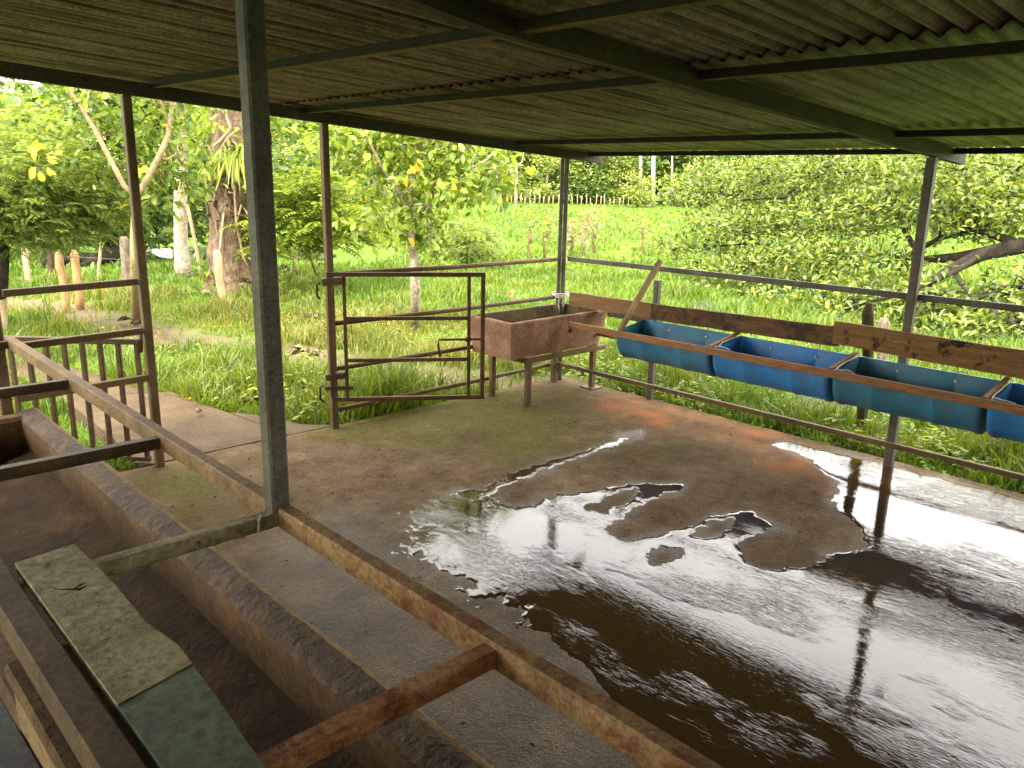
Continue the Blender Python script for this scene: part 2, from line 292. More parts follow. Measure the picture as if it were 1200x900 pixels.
def drummat(name, a, b_, inner=False):
    m, t, b, o = newmat(name)
    n1 = noise(t, 5, 6, .65); n2 = noise(t, 40, 4, .7)
    c = ramp(t, n1, [(.3, tuple(q*.75 for q in a)), (.65, tuple(q*.75 for q in b_))])
    dirt = ramp(t, noise(t, 7, 7, .75, stretch=(1, 1, 2.5)), [(.44, (0, 0, 0)), (.7, (.8, .8, .8))])
    c = mixc(t, dirt, c, (.07, .065, .05))
    scr = ramp(t, noise(t, 9, 5, .7, stretch=(1, .4, 9)), [(.62, (0, 0, 0)), (.68, (.45, .45, .45))])
    c = mixc(t, scr, c, (.12, .2, .27))
    t.links.new(c, b.inputs['Base Color']); b.inputs['Roughness'].default_value = .5; b.inputs['Specular IOR Level'].default_value = .35
    bump(t, b, n2, .2, .002); return m
dm = [drummat('teal_blue_plastic', (.02, .12, .21), (.03, .20, .33)), drummat('strong_blue_plastic', (.015, .15, .38), (.02, .24, .56)),
      drummat('green_teal_plastic', (.02, .13, .20), (.03, .20, .285)), drummat('clear_blue_plastic', (.01, .15, .38), (.02, .23, .54))]

# ---------------------------------------------------------------- object helpers
def link(o, parent=None):
    C.objects.link(o)
    if parent is not None: o.parent = parent; o.location = o.location-parent.location if False else o.location
    return o
def thing(name, label, cat, loc=(0, 0, 0), group=None):
    o = bpy.data.objects.new(name, None); o.empty_display_size = .1; C.objects.link(o); o.location = [float(v) for v in loc]
    o['label'] = label; o['category'] = cat
    if group: o['group'] = group
    return o
def tag(o, label, cat, group=None):
    o['label'] = label; o['category'] = cat
    if group: o['group'] = group
    return o
def mesh(name, V, Fc, mat, parent=None, smooth=False, kind=None, offset=None, attrs=None):
    """V in world coordinates; Fc: list of tuples, or (n,k) array"""
    V = np.asarray(V, float)
    base = np.array(parent.location) if parent is not None else np.zeros(3)
    if parent is None: base = np.zeros(3) if offset is None else np.asarray(offset, float)
    me = bpy.data.meshes.new(name)
    if isinstance(Fc, np.ndarray):
        k = Fc.shape[1]; n = len(Fc)
        me.vertices.add(len(V)); me.vertices.foreach_set('co', (V-base).ravel())
        me.loops.add(n*k); me.loops.foreach_set('vertex_index', Fc.ravel().astype(np.int32))
        me.polygons.add(n); me.polygons.foreach_set('loop_start', np.arange(0, n*k, k, dtype=np.int32))
        me.polygons.foreach_set('loop_total', np.full(n, k, dtype=np.int32)); me.update(calc_edges=True)
    else:
        me.from_pydata([tuple(v) for v in (V-base)], [], Fc)
    if attrs:
        for an, (ty, data) in attrs.items():
            at = me.attributes.new(an, ty, 'POINT'); at.data.foreach_set('color' if 'COLOR' in ty else 'value', np.asarray(data, float).ravel())
    if smooth: me.polygons.foreach_set('use_smooth', [True]*len(me.polygons))
    if mat is not None:
        for mm in (mat if isinstance(mat, list) else [mat]): me.materials.append(mm)
    o = bpy.data.objects.new(name, me); C.objects.link(o)
    if parent is not None: o.parent = parent
    elif offset is not None: o.location = [float(v) for v in offset]
    if kind: o['kind'] = kind
    return o
class MB:
    def __init__(s): s.V = []; s.F = []
    def add(s, V, Fc):
        n = len(s.V); s.V += [tuple(float(a) for a in v) for v in V]; s.F += [tuple(i+n for i in f) for f in Fc]; return s
    def box(s, lo, hi, ch=.0):
        lo = np.array(lo, float); hi = np.array(hi, float)
        ax = int(np.argmax(hi-lo)); c = (lo+hi)/2; a = c.copy(); b = c.copy(); a[ax] = lo[ax]; b[ax] = hi[ax]
        d = hi-lo; o = [i for i in range(3) if i != ax]
        if ax == 2: return s.beam(a, b, d[0], d[1], ch, upv=(0, 1, 0))
        return s.beam(a, b, d[o[0]], d[2], ch)
    def beam(s, p0, p1, wd, ht, ch=.003, upv=(0, 0, 1)):
        p0 = np.array(p0, float); p1 = np.array(p1, float); d = p1-p0; d /= np.linalg.norm(d)
        u = np.array(upv, float); sx = np.cross(d, u); sx /= np.linalg.norm(sx); u = np.cross(sx, d)
        a, b = wd/2, ht/2; c = min(ch, a*.6, b*.6)
        pr = [(-a+c, -b), (a-c, -b), (a, -b+c), (a, b-c), (a-c, b), (-a+c, b), (-a, b-c), (-a, -b+c)] if c > 0 else [(-a, -b), (a, -b), (a, b), (-a, b)]
        n = len(pr); V = [p+sx*x+u*y for p in (p0, p1) for x, y in pr]
        Fc = [(i, (i+1) % n, n+(i+1) % n, n+i) for i in range(n)]+[tuple(range(n))[::-1], tuple(range(n, 2*n))]
        return s.add(V, Fc)
    def tube(s, pts, rs, n=8, jitter=0, seed=0):
        pts = [np.array(p, float) for p in pts]; m = len(pts)
        if not hasattr(rs, '__len__'): rs = [rs]*m
        V = []; prev = None
        for i, p in enumerate(pts):
            d = pts[min(i+1, m-1)]-pts[max(i-1, 0)]; d /= np.linalg.norm(d)+1e-9
            if prev is None:
                prev = np.cross(d, (0, 0, 1) if abs(d[2]) < .9 else (1, 0, 0))
            a = prev-d*(prev@d); a /= np.linalg.norm(a)+1e-9; prev = a; b = np.cross(d, a)
            for k in range(n):
                th = 2*math.pi*k/n; rr = rs[i]*(1+(jitter*math.sin(k*2.3+i*1.1+seed)+jitter*.7*math.sin(k*5.1+i*.6+seed*2) if jitter else 0))
                V.append(p+rr*(a*math.cos(th)+b*math.sin(th)))
        Fc = [(i*n+k, i*n+(k+1) % n, (i+1)*n+(k+1) % n, (i+1)*n+k) for i in range(m-1) for k in range(n)]
        Fc += [tuple(range(n))[::-1], tuple(range((m-1)*n, m*n))]
        return s.add(V, Fc)
    def build(s, name, mat, parent=None, smooth=False, **k): return mesh(name, s.V, s.F, mat, parent, smooth, **k)
def structure(o): o['kind'] = 'structure'; return o
def curve(p0, p1, n=6, sag=0, wob=0, r=None):
    p0 = np.array(p0, float); p1 = np.array(p1, float); out = []; R = r or rng
    for i in range(n+1):
        t = i/n; q = p0+(p1-p0)*t; q = q+np.array([0, 0, sag*4*t*(1-t)])
        if 0 < i < n: q = q+R.normal(size=3)*wob
        out.append(q)
    return out
def clone(root, loc=None, rz=None, scale=None, label=None):
    c = root.copy(); C.objects.link(c)
    if loc is not None: c.location = [float(v) for v in loc]
    if rz is not None: c.rotation_euler = (0, 0, rz)
    if scale is not None: c.scale = scale if hasattr(scale, '__len__') else (scale,)*3
    if label: c['label'] = label
    for ch in root.children:
        d = ch.copy(); C.objects.link(d); d.parent = c
        for g in ch.children:
            e = g.copy(); C.objects.link(e); e.parent = d
    return c

# ================================================================ SETTING: ground
P1, P3, PC, PR, P0 = (1.70, 5.02), (2.95, 5.0), (5.30, 4.97), (5.30, 1.95), (.93, 5.06)
track = [gp(*q, 0)[:2] for q in [(-60, 335), (60, 352), (120, 368), (200, 388), (300, 398), (420, 418), (520, 432), (610, 446), (655, 440)]]
slab_edge_x = 5.42
path_poly = [(1.62, 5.02), (1.66, 5.9), (1.72, 7.0), (1.72, 8.2), (2.05, 8.0), tuple(gp(215, 468, 0)[:2]), tuple(gp(267, 481, 0)[:2]), tuple(gp(333, 491, 0)[:2]), (2.98, 5.02)]
def axis(fine, lo, hi, step, grow=1.16):
    a = list(np.arange(fine[0], fine[1], step)); s = step
    while a[-1] < hi: s *= grow; a.append(a[-1]+s)
    s = step
    while a[0] > lo: s *= grow; a.insert(0, a[0]-s)
    return np.array(a)
gx = axis((-1, 18), -500, 900, .16); gy = axis((-1, 22), -500, 900, .16)
GX, GY = np.meshgrid(gx, gy, indexing='ij'); X, Y = GX.ravel(), GY.ravel()
pond_polys = [[gp(*q, -.12)[:2] for q in P] for P in (
    [(170, 293), (215, 288), (250, 290), (266, 297), (230, 304), (190, 302)],
    [(320, 295), (350, 291), (375, 294), (396, 299), (375, 304), (338, 303)],
    [(935, 458), (985, 462), (1000, 478), (990, 497), (950, 492), (930, 475)],
    [(800, 355), (835, 352), (850, 362), (820, 366)])]
def gheight(X, Y):
    near = 1-sstep(20, 60, np.hypot(X, Y))
    z = -.09+.045*fbm(X, Y, .45, 3)*(.4+.6*near)+.12*fbm(X, Y, .06, 2, 5)*(1-near)
    dt = segdist(X, Y, track); z = z-.04*(1-sstep(.15, .55, dt))
    ins = (X < slab_edge_x+.1) & (Y < 5.1); z = np.where(ins, -.16, z)
    pp = sdist(X, Y, path_poly); z = np.where(pp > -.1, -.12, z)
    for P in pond_polys: z = np.where(sdist(X, Y, P) > -.3, np.minimum(z, -.16), z)
    return z
Z = gheight(X, Y)
mud = (1-sstep(.25, .7, segdist(X, Y, track)+.12*fbm(X, Y, 2.2, 3, 2)))*.95
ny = len(gy); I = np.arange(len(gx)*ny).reshape(len(gx), ny)
quads = np.stack([I[:-1, :-1].ravel(), I[1:, :-1].ravel(), I[1:, 1:].ravel(), I[:-1, 1:].ravel()], 1)
structure(mesh('ground', np.stack([X, Y, Z], 1), quads, m_ground, smooth=True, attrs={'Mask': ('FLOAT_COLOR', np.stack([mud, mud*0, mud*0, mud*0+1], 1))}))
for P in pond_polys:
    structure(mesh('pond_water', [(p[0], p[1], -.125) for p in P], [tuple(range(len(P)))], m_pond))

# ================================================================ concrete floor, path
puddle = [(560, 571), (617, 548), (692, 526), (751, 506), (733, 518), (675, 538), (625, 556), (576, 583), (605, 593), (637, 581), (675, 577), (710, 570), (751, 567), (800, 567),
          (762, 587), (733, 603), (715, 619), (727, 630), (774, 625), (809, 616), (832, 605), (879, 599), (908, 619), (879, 631), (859, 642), (873, 660), (908, 666), (955, 663),
          (972, 651), (1007, 640), (1016, 635), (1007, 619), (984, 602), (972, 587), (984, 575), (978, 561), (943, 537), (905, 521), (922, 515), (1040, 545), (1215, 590), (1400, 660),
          (1700, 1000), (1300, 1250), (900, 1010), (800, 905), (715, 815), (640, 745), (560, 702), (505, 675), (462, 640), (470, 605), (510, 578)]
puddle = [gp(*q)[:2] for q in puddle]
isl = [[gp(*q)[:2] for q in P] for P in ([(690, 594), (722, 581), (744, 573), (735, 588), (708, 600)], [(808, 627), (834, 611), (864, 606), (856, 621), (830, 633)],
       [(757, 652), (775, 643), (797, 646), (788, 662), (765, 663)])]
def water_level(X, Y):
    s = sdist(X, Y, puddle)
    for P in isl: s = np.minimum(s, -sdist(X, Y, P))
    s = s+.011*fbm(X, Y, 30, 3, 15)+.02*pnoise(np.stack([X*14, Y*9, X*0+3.3], 1))
    shallow = 1-sstep(.1, .9, s)
    s = s+(.028*fbm(X*1.0, Y*.7, 9, 4, 1))*(.6+.4*shallow)+.03*fbm(X, Y*.6, 3, 2, 9)
    q0 = gp(470, 610)[:2]; q1 = gp(560, 700)[:2]; em = np.maximum(np.exp(-((X-q0[0])**2+(Y-q0[1])**2)/.5), np.exp(-((X-q1[0])**2+(Y-q1[1])**2)/.12))
    s = s+em*(.16*fbm(X, Y, 5.5, 3, 71)+.10*fbm(X*1.3, Y*.8, 22, 3, 77)-.05)
    return s
def floor_z(X, Y): return .0012*fbm(X, Y, 5, 3, 21)
st = .028
fx = np.arange(.7, slab_edge_x+st/2, st); fy = np.arange(-3.2, 5.04, st)
FX, FY = np.meshgrid(fx, fy, indexing='ij'); X, Y = FX.ravel(), FY.ravel()
s_w = water_level(X, Y)
wet = .8*sstep(-.10, .03, s_w+.08*fbm(X, Y, 3, 4, 4))
low = [gp(*q)[:2] for q in [(300, 640), (420, 600), (500, 640), (700, 800), (950, 960), (700, 1150), (300, 1000)]]
wl = sstep(-.35, .25, sdist(X, Y, low)+.15*fbm(X, Y, 4, 4, 8)); wet = np.maximum(wet, wl*.62)
def blob(px, py, r, a=1.0):
    c = gp(px, py); return np.exp(-(((X-c[0])/(r*1.2))**2+((Y-c[1])/r)**2))*a
nz = fbm(X, Y, 2.5, 4, 12)
moss = np.clip((blob(540, 490, .5)+blob(430, 500, .35)+blob(600, 500, .4)+blob(560, 495, .38)+blob(620, 485, .4)+blob(480, 505, .3)+blob(700, 520, .3, .5)+blob(610, 520, .35, .8)+blob(205, 570, .30, 1.1)+blob(250, 610, .3, .6)+blob(640, 460, .5, .8)+blob(790, 520, .25, .5))*(.9+.9*nz), 0, 1)
rust = np.clip((blob(775, 488, .23)+blob(735, 478, .2, .5)+blob(925, 545, .17, 1.1)+blob(980, 575, .13, .6)+blob(860, 505, .3, .45)+blob(720, 470, .3, .3)+blob(900, 520, .2, .5))*(.8+1.0*fbm(X, Y, 4, 4, 30)), 0, 1)
ny = len(fy); I = np.arange(len(fx)*ny).reshape(len(fx), ny)
quads = np.stack([I[:-1, :-1].ravel(), I[1:, :-1].ravel(), I[1:, 1:].ravel(), I[:-1, 1:].ravel()], 1)
ragged = np.where(X > slab_edge_x-st, .012*fbm(X, Y, 4, 3, 40), 0)
raggedy = np.where(Y > fy[-1]-st, .01*fbm(X, Y, 4, 3, 41), 0)
fl = structure(mesh('floor', np.stack([X+ragged, Y+raggedy, floor_z(X, Y)], 1), quads, m_floor, smooth=True, attrs={'Mask': ('FLOAT_COLOR', np.stack([wet, moss, rust, wet*0+1], 1))}))
# edge faces of the slab, and its rough body under the manger
b = MB(); b.box((-3, -3.2, -.2), (.69, 5.0, -.004), 0)
b.box((.69, -3.2, -.2), (slab_edge_x-.015, 5.015, -.012), 0)
structure(b.build('slab_body', m_wall))
# puddle
st = .017
wx = np.arange(1.6, slab_edge_x-.01, st); wy = np.arange(-1.2, 4.1, st)
WX, WY = np.meshgrid(wx, wy, indexing='ij'); X, Y = WX.ravel(), WY.ravel(); s = water_level(X, Y)
Z = -.004+.0062*sstep(-.022, .022, s)
ny = len(wy); I = np.arange(len(wx)*ny).reshape(len(wx), ny)
quads = np.stack([I[:-1, :-1].ravel(), I[1:, :-1].ravel(), I[1:, 1:].ravel(), I[:-1, 1:].ravel()], 1)
quads = quads[(s[quads] > -.06).any(1)]
used, inv = np.unique(quads, return_inverse=True)
structure(mesh('puddle', np.stack([X, Y, Z], 1)[used], inv.reshape(quads.shape), m_water, smooth=True))
# path
jA = [gp(*q)[:2] for q in [(190, 500), (267, 483)]]
def slab(name, P, z0, z1, mat, parent):
    n = len(P); V = [(p[0], p[1], z) for z in (z0, z1) for p in P]
    return mesh(name, V, [tuple(range(n))[::-1], tuple(range(n, 2*n))]+[(i, (i+1) % n, n+(i+1) % n, n+i) for i in range(n)], mat, parent)
pa = bpy.data.objects.new('path', None); C.objects.link(pa); structure(pa)
a0, a1 = np.array(jA[0]), np.array(jA[1])
slab('path_slab', [(1.60, 5.05), (a0[0]-.35, a0[1]-.02), a1+(-.005, -.012), (a1[0]+.07, 5.05)][::1], -.11, .002, m_path, pa)
slab('path_slab', [(a1[0]+.085, 5.05), a1+(.012, -.01), gp(300, 486)[:2], gp(333, 492)[:2], gp(352, 497)[:2], (2.99, 5.05)][::1], -.11, -.002, m_path, pa)
slab('path_slab', [(a0[0]-.35, a0[1]+.0), (1.68, 6.2), (1.70, 7.1), tuple(gp(200, 458)[:2]), tuple(gp(215, 465)[:2]), tuple(gp(240, 474)[:2]), a1+(0, .005)], -.11, -.004, m_path, pa)
slab('path_slab', [(1.70, 7.115), (1.60, 8.3), (1.55, 9.0), (1.95, 9.0), (2.1, 8.0), tuple(gp(198, 456)[:2])], -.12, -.012, m_path, pa)

# ================================================================ SHED
shed = thing('cattle_shed', 'open cattle shed with corrugated zinc roof on steel posts', 'shed')
def rz(x): return 2.39-.0655*x                # top of the rafters
def post(x, y, z0, w_, mat=m_galv, top=None):
    b = MB(); b.beam((x, y, z0), (x, y, (rz(x)-.075) if top is None else top), w_, w_, .006, upv=(0, 1, 0)); return b.build('post', mat, shed)
post(P1[0], P1[1]-.03, 0, .05, m_steel_brown); post(P3[0], P3[1]-.02, 0, .05, m_steel_brown)
post(PR[0], PR[1], 0, .054, m_galv); post(P0[0]-.0, P0[1], 0, .06, m_steel_brown)
post(.965, 1.946, .868, .053, m_galv, top=rz(.965)-.075)
# corner post: two channels lip to lip, with a seam
b = MB(); x, y = PC; zt = rz(x)-.075
b.beam((x-.016, y+.016, 0), (x-.016, y+.016, zt), .034, .06, .005, upv=(.7, .7, 0)); b.beam((x+.012, y-.012, 0), (x+.012, y-.012, zt), .036, .054, .005, upv=(.7, .7, 0)); b.build('post', m_galv, shed)
for (px_, py_) in ((1.0, -1.1), (5.3, -1.1), (-2.2, 5.0), (-2.2, 1.95), (-2.2, -1.1), (5.3, -4.1), (1.0, -4.1)): post(px_, py_, 0 if px_ != 1.0 or py_ < -3 else 0, .075)
for (yy, x1) in ((4.95, 5.74), (1.946, 5.78), (-1.1, 5.78), (-4.1, 5.78)):
    pts = [(-6.5, rz(-6.5)-.075), (x1, rz(x1)-.075)]
    if yy == 1.946: pts = [(-6.5, rz(-6.5)-.06), (-.2, 2.372), (1.43, 2.258), (1.75, 2.216), (2.95, 2.134), (x1, rz(x1)-.075)]
    V = []; Fc = []
    for k, (x, zb_) in enumerate(pts):
        for dy, zz in ((-.025, zb_), (.025, zb_), (.025, zb_+.075), (-.025, zb_+.075)): V.append((x, yy+dy, zz))
        if k: a = (k-1)*4; Fc += [(a+q, a+(q+1) % 4, a+4+(q+1) % 4, a+4+q) for q in range(4)]
    n_ = len(pts)*4; Fc += [(3, 2, 1, 0), (n_-4, n_-3, n_-2, n_-1)]
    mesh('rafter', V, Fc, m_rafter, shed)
PUR = [-5.6, -3.8, -2.0, -.2, 1.84, 2.80, 4.70, 5.58]
for x in PUR:
    up_, dn = (.012, -.012) if x == 1.84 else (0, 0)
    b = MB(); z0 = rz(x)-.011
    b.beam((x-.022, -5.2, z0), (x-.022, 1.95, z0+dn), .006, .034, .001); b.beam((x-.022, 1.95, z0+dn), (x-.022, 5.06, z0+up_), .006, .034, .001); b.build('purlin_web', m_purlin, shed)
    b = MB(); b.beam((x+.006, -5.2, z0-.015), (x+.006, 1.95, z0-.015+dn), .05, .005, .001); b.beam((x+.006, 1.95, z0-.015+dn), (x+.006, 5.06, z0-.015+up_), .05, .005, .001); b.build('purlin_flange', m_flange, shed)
pitch, amp = .076, .0125
def sheet_mesh(L_, k):
    nc = 10*8+3; ys = np.linspace(-.02, .76+.02, nc); xs = np.linspace(0, L_, 6)
    A, B = np.meshgrid(xs, ys, indexing='ij'); n = len(ys)
    z = amp*np.cos(2*math.pi*B/pitch)+.0012*np.sin(A*2.1+B*5+k)-.0655*A
    V = np.stack([A.ravel(), B.ravel(), z.ravel()], 1); I = np.arange(A.size).reshape(A.shape)
    q = np.stack([I[:-1, :-1].ravel(), I[1:, :-1].ravel(), I[1:, 1:].ravel(), I[:-1, 1:].ravel()], 1)
    me = bpy.data.meshes.new('roof_sheet'); me.from_pydata(V.tolist(), [], q.tolist()); me.polygons.foreach_set('use_smooth', [True]*len(q)); me.materials.append(m_zinc); return me
rows = [(-6.7, 3.2, .040), (-3.95, 3.95, .026), (-.35, 3.32, .013), (2.70, 3.02, 0)]
for (x0, ln, dz) in rows:
    me = [sheet_mesh(ln, k) for k in range(3)]
    for k in range(14):
        y0 = 5.16-.76*(k+1); o = bpy.data.objects.new('roof_sheet', me[k % 3]); C.objects.link(o); o.parent = shed
        o.location = (x0+random.uniform(-.03, .03), y0, rz(x0)+.0235+dz+(k % 2)*.0045); o.rotation_euler = (0, 0, random.uniform(-.002, .002))
b = MB(); b.box((-1.75, -5.0, 0), (-1.6, .6, 2.44), 0)  # added wall out of view, keeps light off the left side
tag(b.build('shade_wall', m_wall), 'unseen block wall added to darken the shed left of the camera', 'wall')
b = MB(); b.box((-1.5, -5.1, 0), (5.2, -4.95, 2.0), 0)  # second added wall, also unseen, blocks light from behind for more contrast
tag(b.build('shade_wall', m_wall), 'unseen block wall added behind the camera to cut light in the shed', 'wall')
# short wires hanging from the last purlin
b = MB(); q = (5.57, 4.0-.02, 0)
for yy, ln in ((3.75, .06),): b.tube([(5.58, yy, rz(5.58)), (5.585, yy, rz(5.58)-ln)], .003, 5)
b.build('hanging_wire', m_purlin, shed)

# ---------------------------------------------------------------- railings
def rail(p0, p1, parent, w_=.038, h_=.038, mat=m_steel_brown, name='rail'):
    b = MB(); b.beam(p0, p1, w_, h_, .004); return b.build(name, mat, parent)
r1 = thing('railing', 'brown railing of three bars left of the doorway beside the barred gate', 'railing', (P0[0]+.04, 5.02, 0))
for z in (1.16, .865, .575): rail((P0[0]+.045, 5.0, z-.015), (P1[0]-.034, 4.99, z), r1)
r2 = thing('railing', 'back railing of four bars behind the open frame gate and concrete basin', 'railing', (P3[0]+.04, 4.98, 0))
for za, zb in ((1.12, 1.105), (.77, .77), (.44, .45), (.135, .155)):
    p0, p1 = (P3[0]+.034, 4.985, za), (PC[0]-.06, 4.985, zb); b = MB()
    b.tube([p0, ((p0[0]+p1[0])/2, 4.985, (za+zb)/2-.008), p1], .018, 8); b.build('rail', m_steel_brown, r2, True)
r3 = thing('railing', 'two bar side railing running in front of the pasture on the right', 'railing', (5.33, 4.9, 0))
b = MB(); b.beam((5.345, 4.93, 1.11), (5.355, -3.0, 1.135), .03, .04, .004); b.build('rail', m_galv, r3)
b = MB(); b.beam((5.25, 4.93, .165), (5.245, -3.0, .155), .03, .034, .004); b.build('rail', m_steel_brown, r3)
b = MB(); b.tube([(5.29, 4.92, .50), (5.29, -2.5, .50)], .017, 8); b.build('rail', m_rust, r3, True)
# twine on the corner post
b = MB()
for k in range(3): b.tube([(5.3+.075*math.cos(a), 4.97+.075*math.sin(a), .775+.012*k+.006*math.sin(3*a+k)) for a in np.linspace(0, 6.1, 14)], .006, 5)
b.tube(curve((5.235, 4.93, .79), (5.225, 4.91, .66), 5, 0, .006), .006, 5); b.tube(curve((5.25, 4.91, .79), (5.255, 4.89, .69), 5, 0, .006), .005, 5)
tag(b.build('twine', m_white, None, True), 'knotted white twine wrapped round the corner post above the basin', 'twine')

# ---------------------------------------------------------------- manger (long concrete feed trough)
mg = thing('feed_trough', 'long concrete feed trough with worn rounded rim and dirty floor', 'feed trough', (.7, 2, 0))
def profile_run(P, y0, y1, ny_, jit, seed, k0=0):
    ys = np.linspace(y0, y1, ny_); V = []
    for y in ys:
        for k, (x, z) in enumerate(P):
            n1, n2 = pnoise(np.array([[y*3.1, (k+k0)*.7, seed], [y*3.1, (k+k0)*.7, seed+9]])); n3, = pnoise(np.array([[y*11, (k+k0)*.9, seed+4]]))
            V.append((x+(n1*jit+n3*jit*.4)*(z > .02), y, z+(n2*jit+n3*jit*.5)*(z > .02)))
    n = len(P); Fc = [(i*n+k, i*n+k+1, (i+1)*n+k+1, (i+1)*n+k) for i in range(ny_-1) for k in range(n-1)]
    Fc += [tuple(range(n)), tuple(range((ny_-1)*n, ny_*n))[::-1]]
    return V, Fc
Pw = [(1.074, 0), (1.072, .2), (1.070, .42), (1.069, .487), (1.060, .498), (1.04, .503), (1.015, .502), (.99, .498), (.965, .488), (.954, .472), (.954, .44), (.958, .40), (.963, .345), (.97, .25)]
V, Fc = profile_run(Pw[:6], -2.5, 4.97, 320, .006, 1)
mesh('outer_wall', V, Fc[:-2], m_wall_pale, mg, True)
V, Fc = profile_run(Pw[5:10], -2.5, 4.97, 320, .006, 1, 5)
mesh('wall_rim', V, Fc[:-2], m_walltop, mg, True)
V, Fc = profile_run(Pw[9:], -2.5, 4.97, 320, .006, 1, 9)
mesh('inner_wall', V, Fc[:-2], m_wall, mg, True)
V, Fc = profile_run([(.985, .312), (.95, .302), (.91, .292), (.86, .282), (.845, .266), (.7, .258), (.6, .255), (.5, .258), (.38, .262)], -2.5, 4.97, 220, .007, 5)
mesh('trough_floor', V, Fc[:-2], m_trfloor, mg, True)
b = MB(); b.box((.2, 4.86, 0), (1.06, 4.98, .49), .02); b.build('end_wall', m_wall, mg)
b = MB(); b.box((.30, -2.5, 0), (.40, 4.86, .5), .02); b.build('near_wall', m_wall, mg)
b = MB(); b.box((.252, -.6, 0), (.50, 1.66, .82), .01); b.build('support_block', weathered('pale_rendered_block', [(.16, .135, .09), (.24, .2, .14), (.3, .26, .19)], 4, 40, .9, .6, .006), mg)
b = MB(); b.box((.246, -.6, .822), (.5, 1.69, .855), .006); b.build('ledge', m_wall, mg)
for (y0, y1) in ((1.99, 4.86),):
    b = MB(); b.box((-.6, y0, 0), (.29, y1, .3), .01); b.build('step', m_trfloor, mg)
# rail frame over the manger
fr = thing('trough_rail_frame', 'rusty steel bar frame with long rail and five crossbars over the feed trough', 'rail frame', (.97, 1.9, 0))
def rrail(y0, y1, mat): b = MB(); b.beam((.973, y0, .884), (.973, y1, .884), .042, .060, .004); return b.build('long_rail', mat, fr)
rrail(1.975, 5.0, m_longrail); rrail(-1.6, 1.918, m_rust)
b = MB(); b.beam((.299, -1.6, .888), (.299, 4.9, .888), .058, .062, .004); b.build('long_rail', m_beam, fr)
for y, mt, z in ((1.05, m_rust_bar, .884), (1.935, m_board, .882), (2.79, m_darkrail, .88), (3.85, m_darkrail, .88), (4.93, m_darkrail, .88)):
    b = MB(); b.beam((.33, y, z), (.951, y, z), .042, .040, .004); b.build('crossbar', mt, fr)
b = MB(); b.tube([(.905, 1.925, .903), (.90, 1.915, .905), (.892, 1.91, .9), (.887, 1.908, .865)], .0035, 5); b.build('wire_tie', m_white, fr)
# board on the crossbars
V = []; out = [(.342, .95), (.342, 2.0), (.472, 2.02), (.478, 1.75), (.472, 1.55), (.486, 1.42), (.478, 1.30), (.46, 1.15), (.455, .95)]
n = len(out)
bo = thing('board', 'mossy grey green board lying along the crossbars on the near side of the trough', 'board', (.4, 1.5, .895))
def zb(y): return .925+.0*(y)
ysplit = 1.315
top = [(x, y, .922) for x, y in out]; bot = [(x+(.006 if x > .4 else 0), y, .902) for x, y in out]
P_far = [(.342, ysplit), (.342, 2.0), (.472, 2.02), (.478, 1.75), (.472, 1.55), (.488, 1.43), (.484, ysplit+.035)]
P_near = [(.342, .9), (.342, ysplit), (.484, ysplit+.035), (.474, 1.2), (.46, 1.05), (.452, .9)]
def prism(P, z0, z1, spread=.0):
    n = len(P); V = [(p[0]+(spread if p[0] > .4 else 0), p[1], z0) for p in P]+[(p[0], p[1], z1) for p in P]
    return V, [tuple(range(n)), tuple(range(n, 2*n))[::-1]]+[(i, n+i, n+(i+1) % n, (i+1) % n) for i in range(n)]
V, Fc = prism(P_far, .901, .923, .008); mesh('board_end', V, Fc, m_board, bo)
V, Fc = prism(P_near, .9, .921, .008); mesh('board_end', V, Fc, m_board_green, bo)['label'] = 'dark green damp end of the board'
b = MB(); b.tube([(.363, 1.82, .93), (.378, 1.785, .931), (.395, 1.765, .934), (.41, 1.755, .933), (.425, 1.765, .931)], [.0008, .0012, .002, .003, .0012], 6)
b.tube([(.40, 1.762, .934), (.414, 1.762, .939), (.428, 1.775, .933)], [.001, .0024, .0008], 6)
tag(b.build('twig', m_twig, None, True), 'dark curled twig lying on the mossy board', 'twig')
b = MB(); b.beam((.19, 1.9, .70), (.19, .6, .80), .12, .02, .003)
tag(b.build('plank', m_greyboard), 'dark grey plank at the bottom left beside the pale block', 'plank')

# ---------------------------------------------------------------- gates
def gate_dir(h, d): return lambda L_, z: np.array([h[0]+d[0]*L_, h[1]+d[1]*L_, z])
g2 = thing('metal_gate', 'brown steel frame gate standing ajar left of the concrete basin', 'gate', (2.94, 4.95, .2))
G = gate_dir((2.90, 4.93), (.82, -.572)); L2 = 1.10
def gb(name, a, b_, w_=.028, mat=m_gate, par=g2, upv=(0, 0, 1)): b = MB(); b.beam(a, b_, w_, w_, .003, upv=upv); return b.build(name, mat, par)
gb('top_bar', G(0, 1.13), G(L2, 1.13), .03); gb('bottom_bar', G(.03, .235), G(L2, .235), .03)
for l in (.015, L2-.015): gb('stile', G(l, .25), G(l, 1.115), .03, upv=(.57, .82, 0))
for l in (.115, L2-.115): gb('stile', G(l, .25), G(l, 1.115), .024, upv=(.57, .82, 0))
for z in (.82, .52): gb('rail', G(.127, z), G(L2-.127, z), .026)
gb('lock_plate', G(-.03, 1.075), G(.11, 1.085), .05); gb('lock_plate', G(-.03, .40), G(.11, .415), .045); gb('hinge', G(-.04, .32), G(.16, .32), .03)
b = MB(); b.tube([G(-.045, 1.07), G(-.07, 1.06), G(-.07, .98), G(-.05, .96)], .009, 6); b.build('hinge_pin', m_gate, g2, True)
b = MB(); b.tube([G(-.045, .34), G(-.075, .33), G(-.075, .24), G(-.05, .22)], .009, 6); b.build('hinge_pin', m_gate, g2, True)
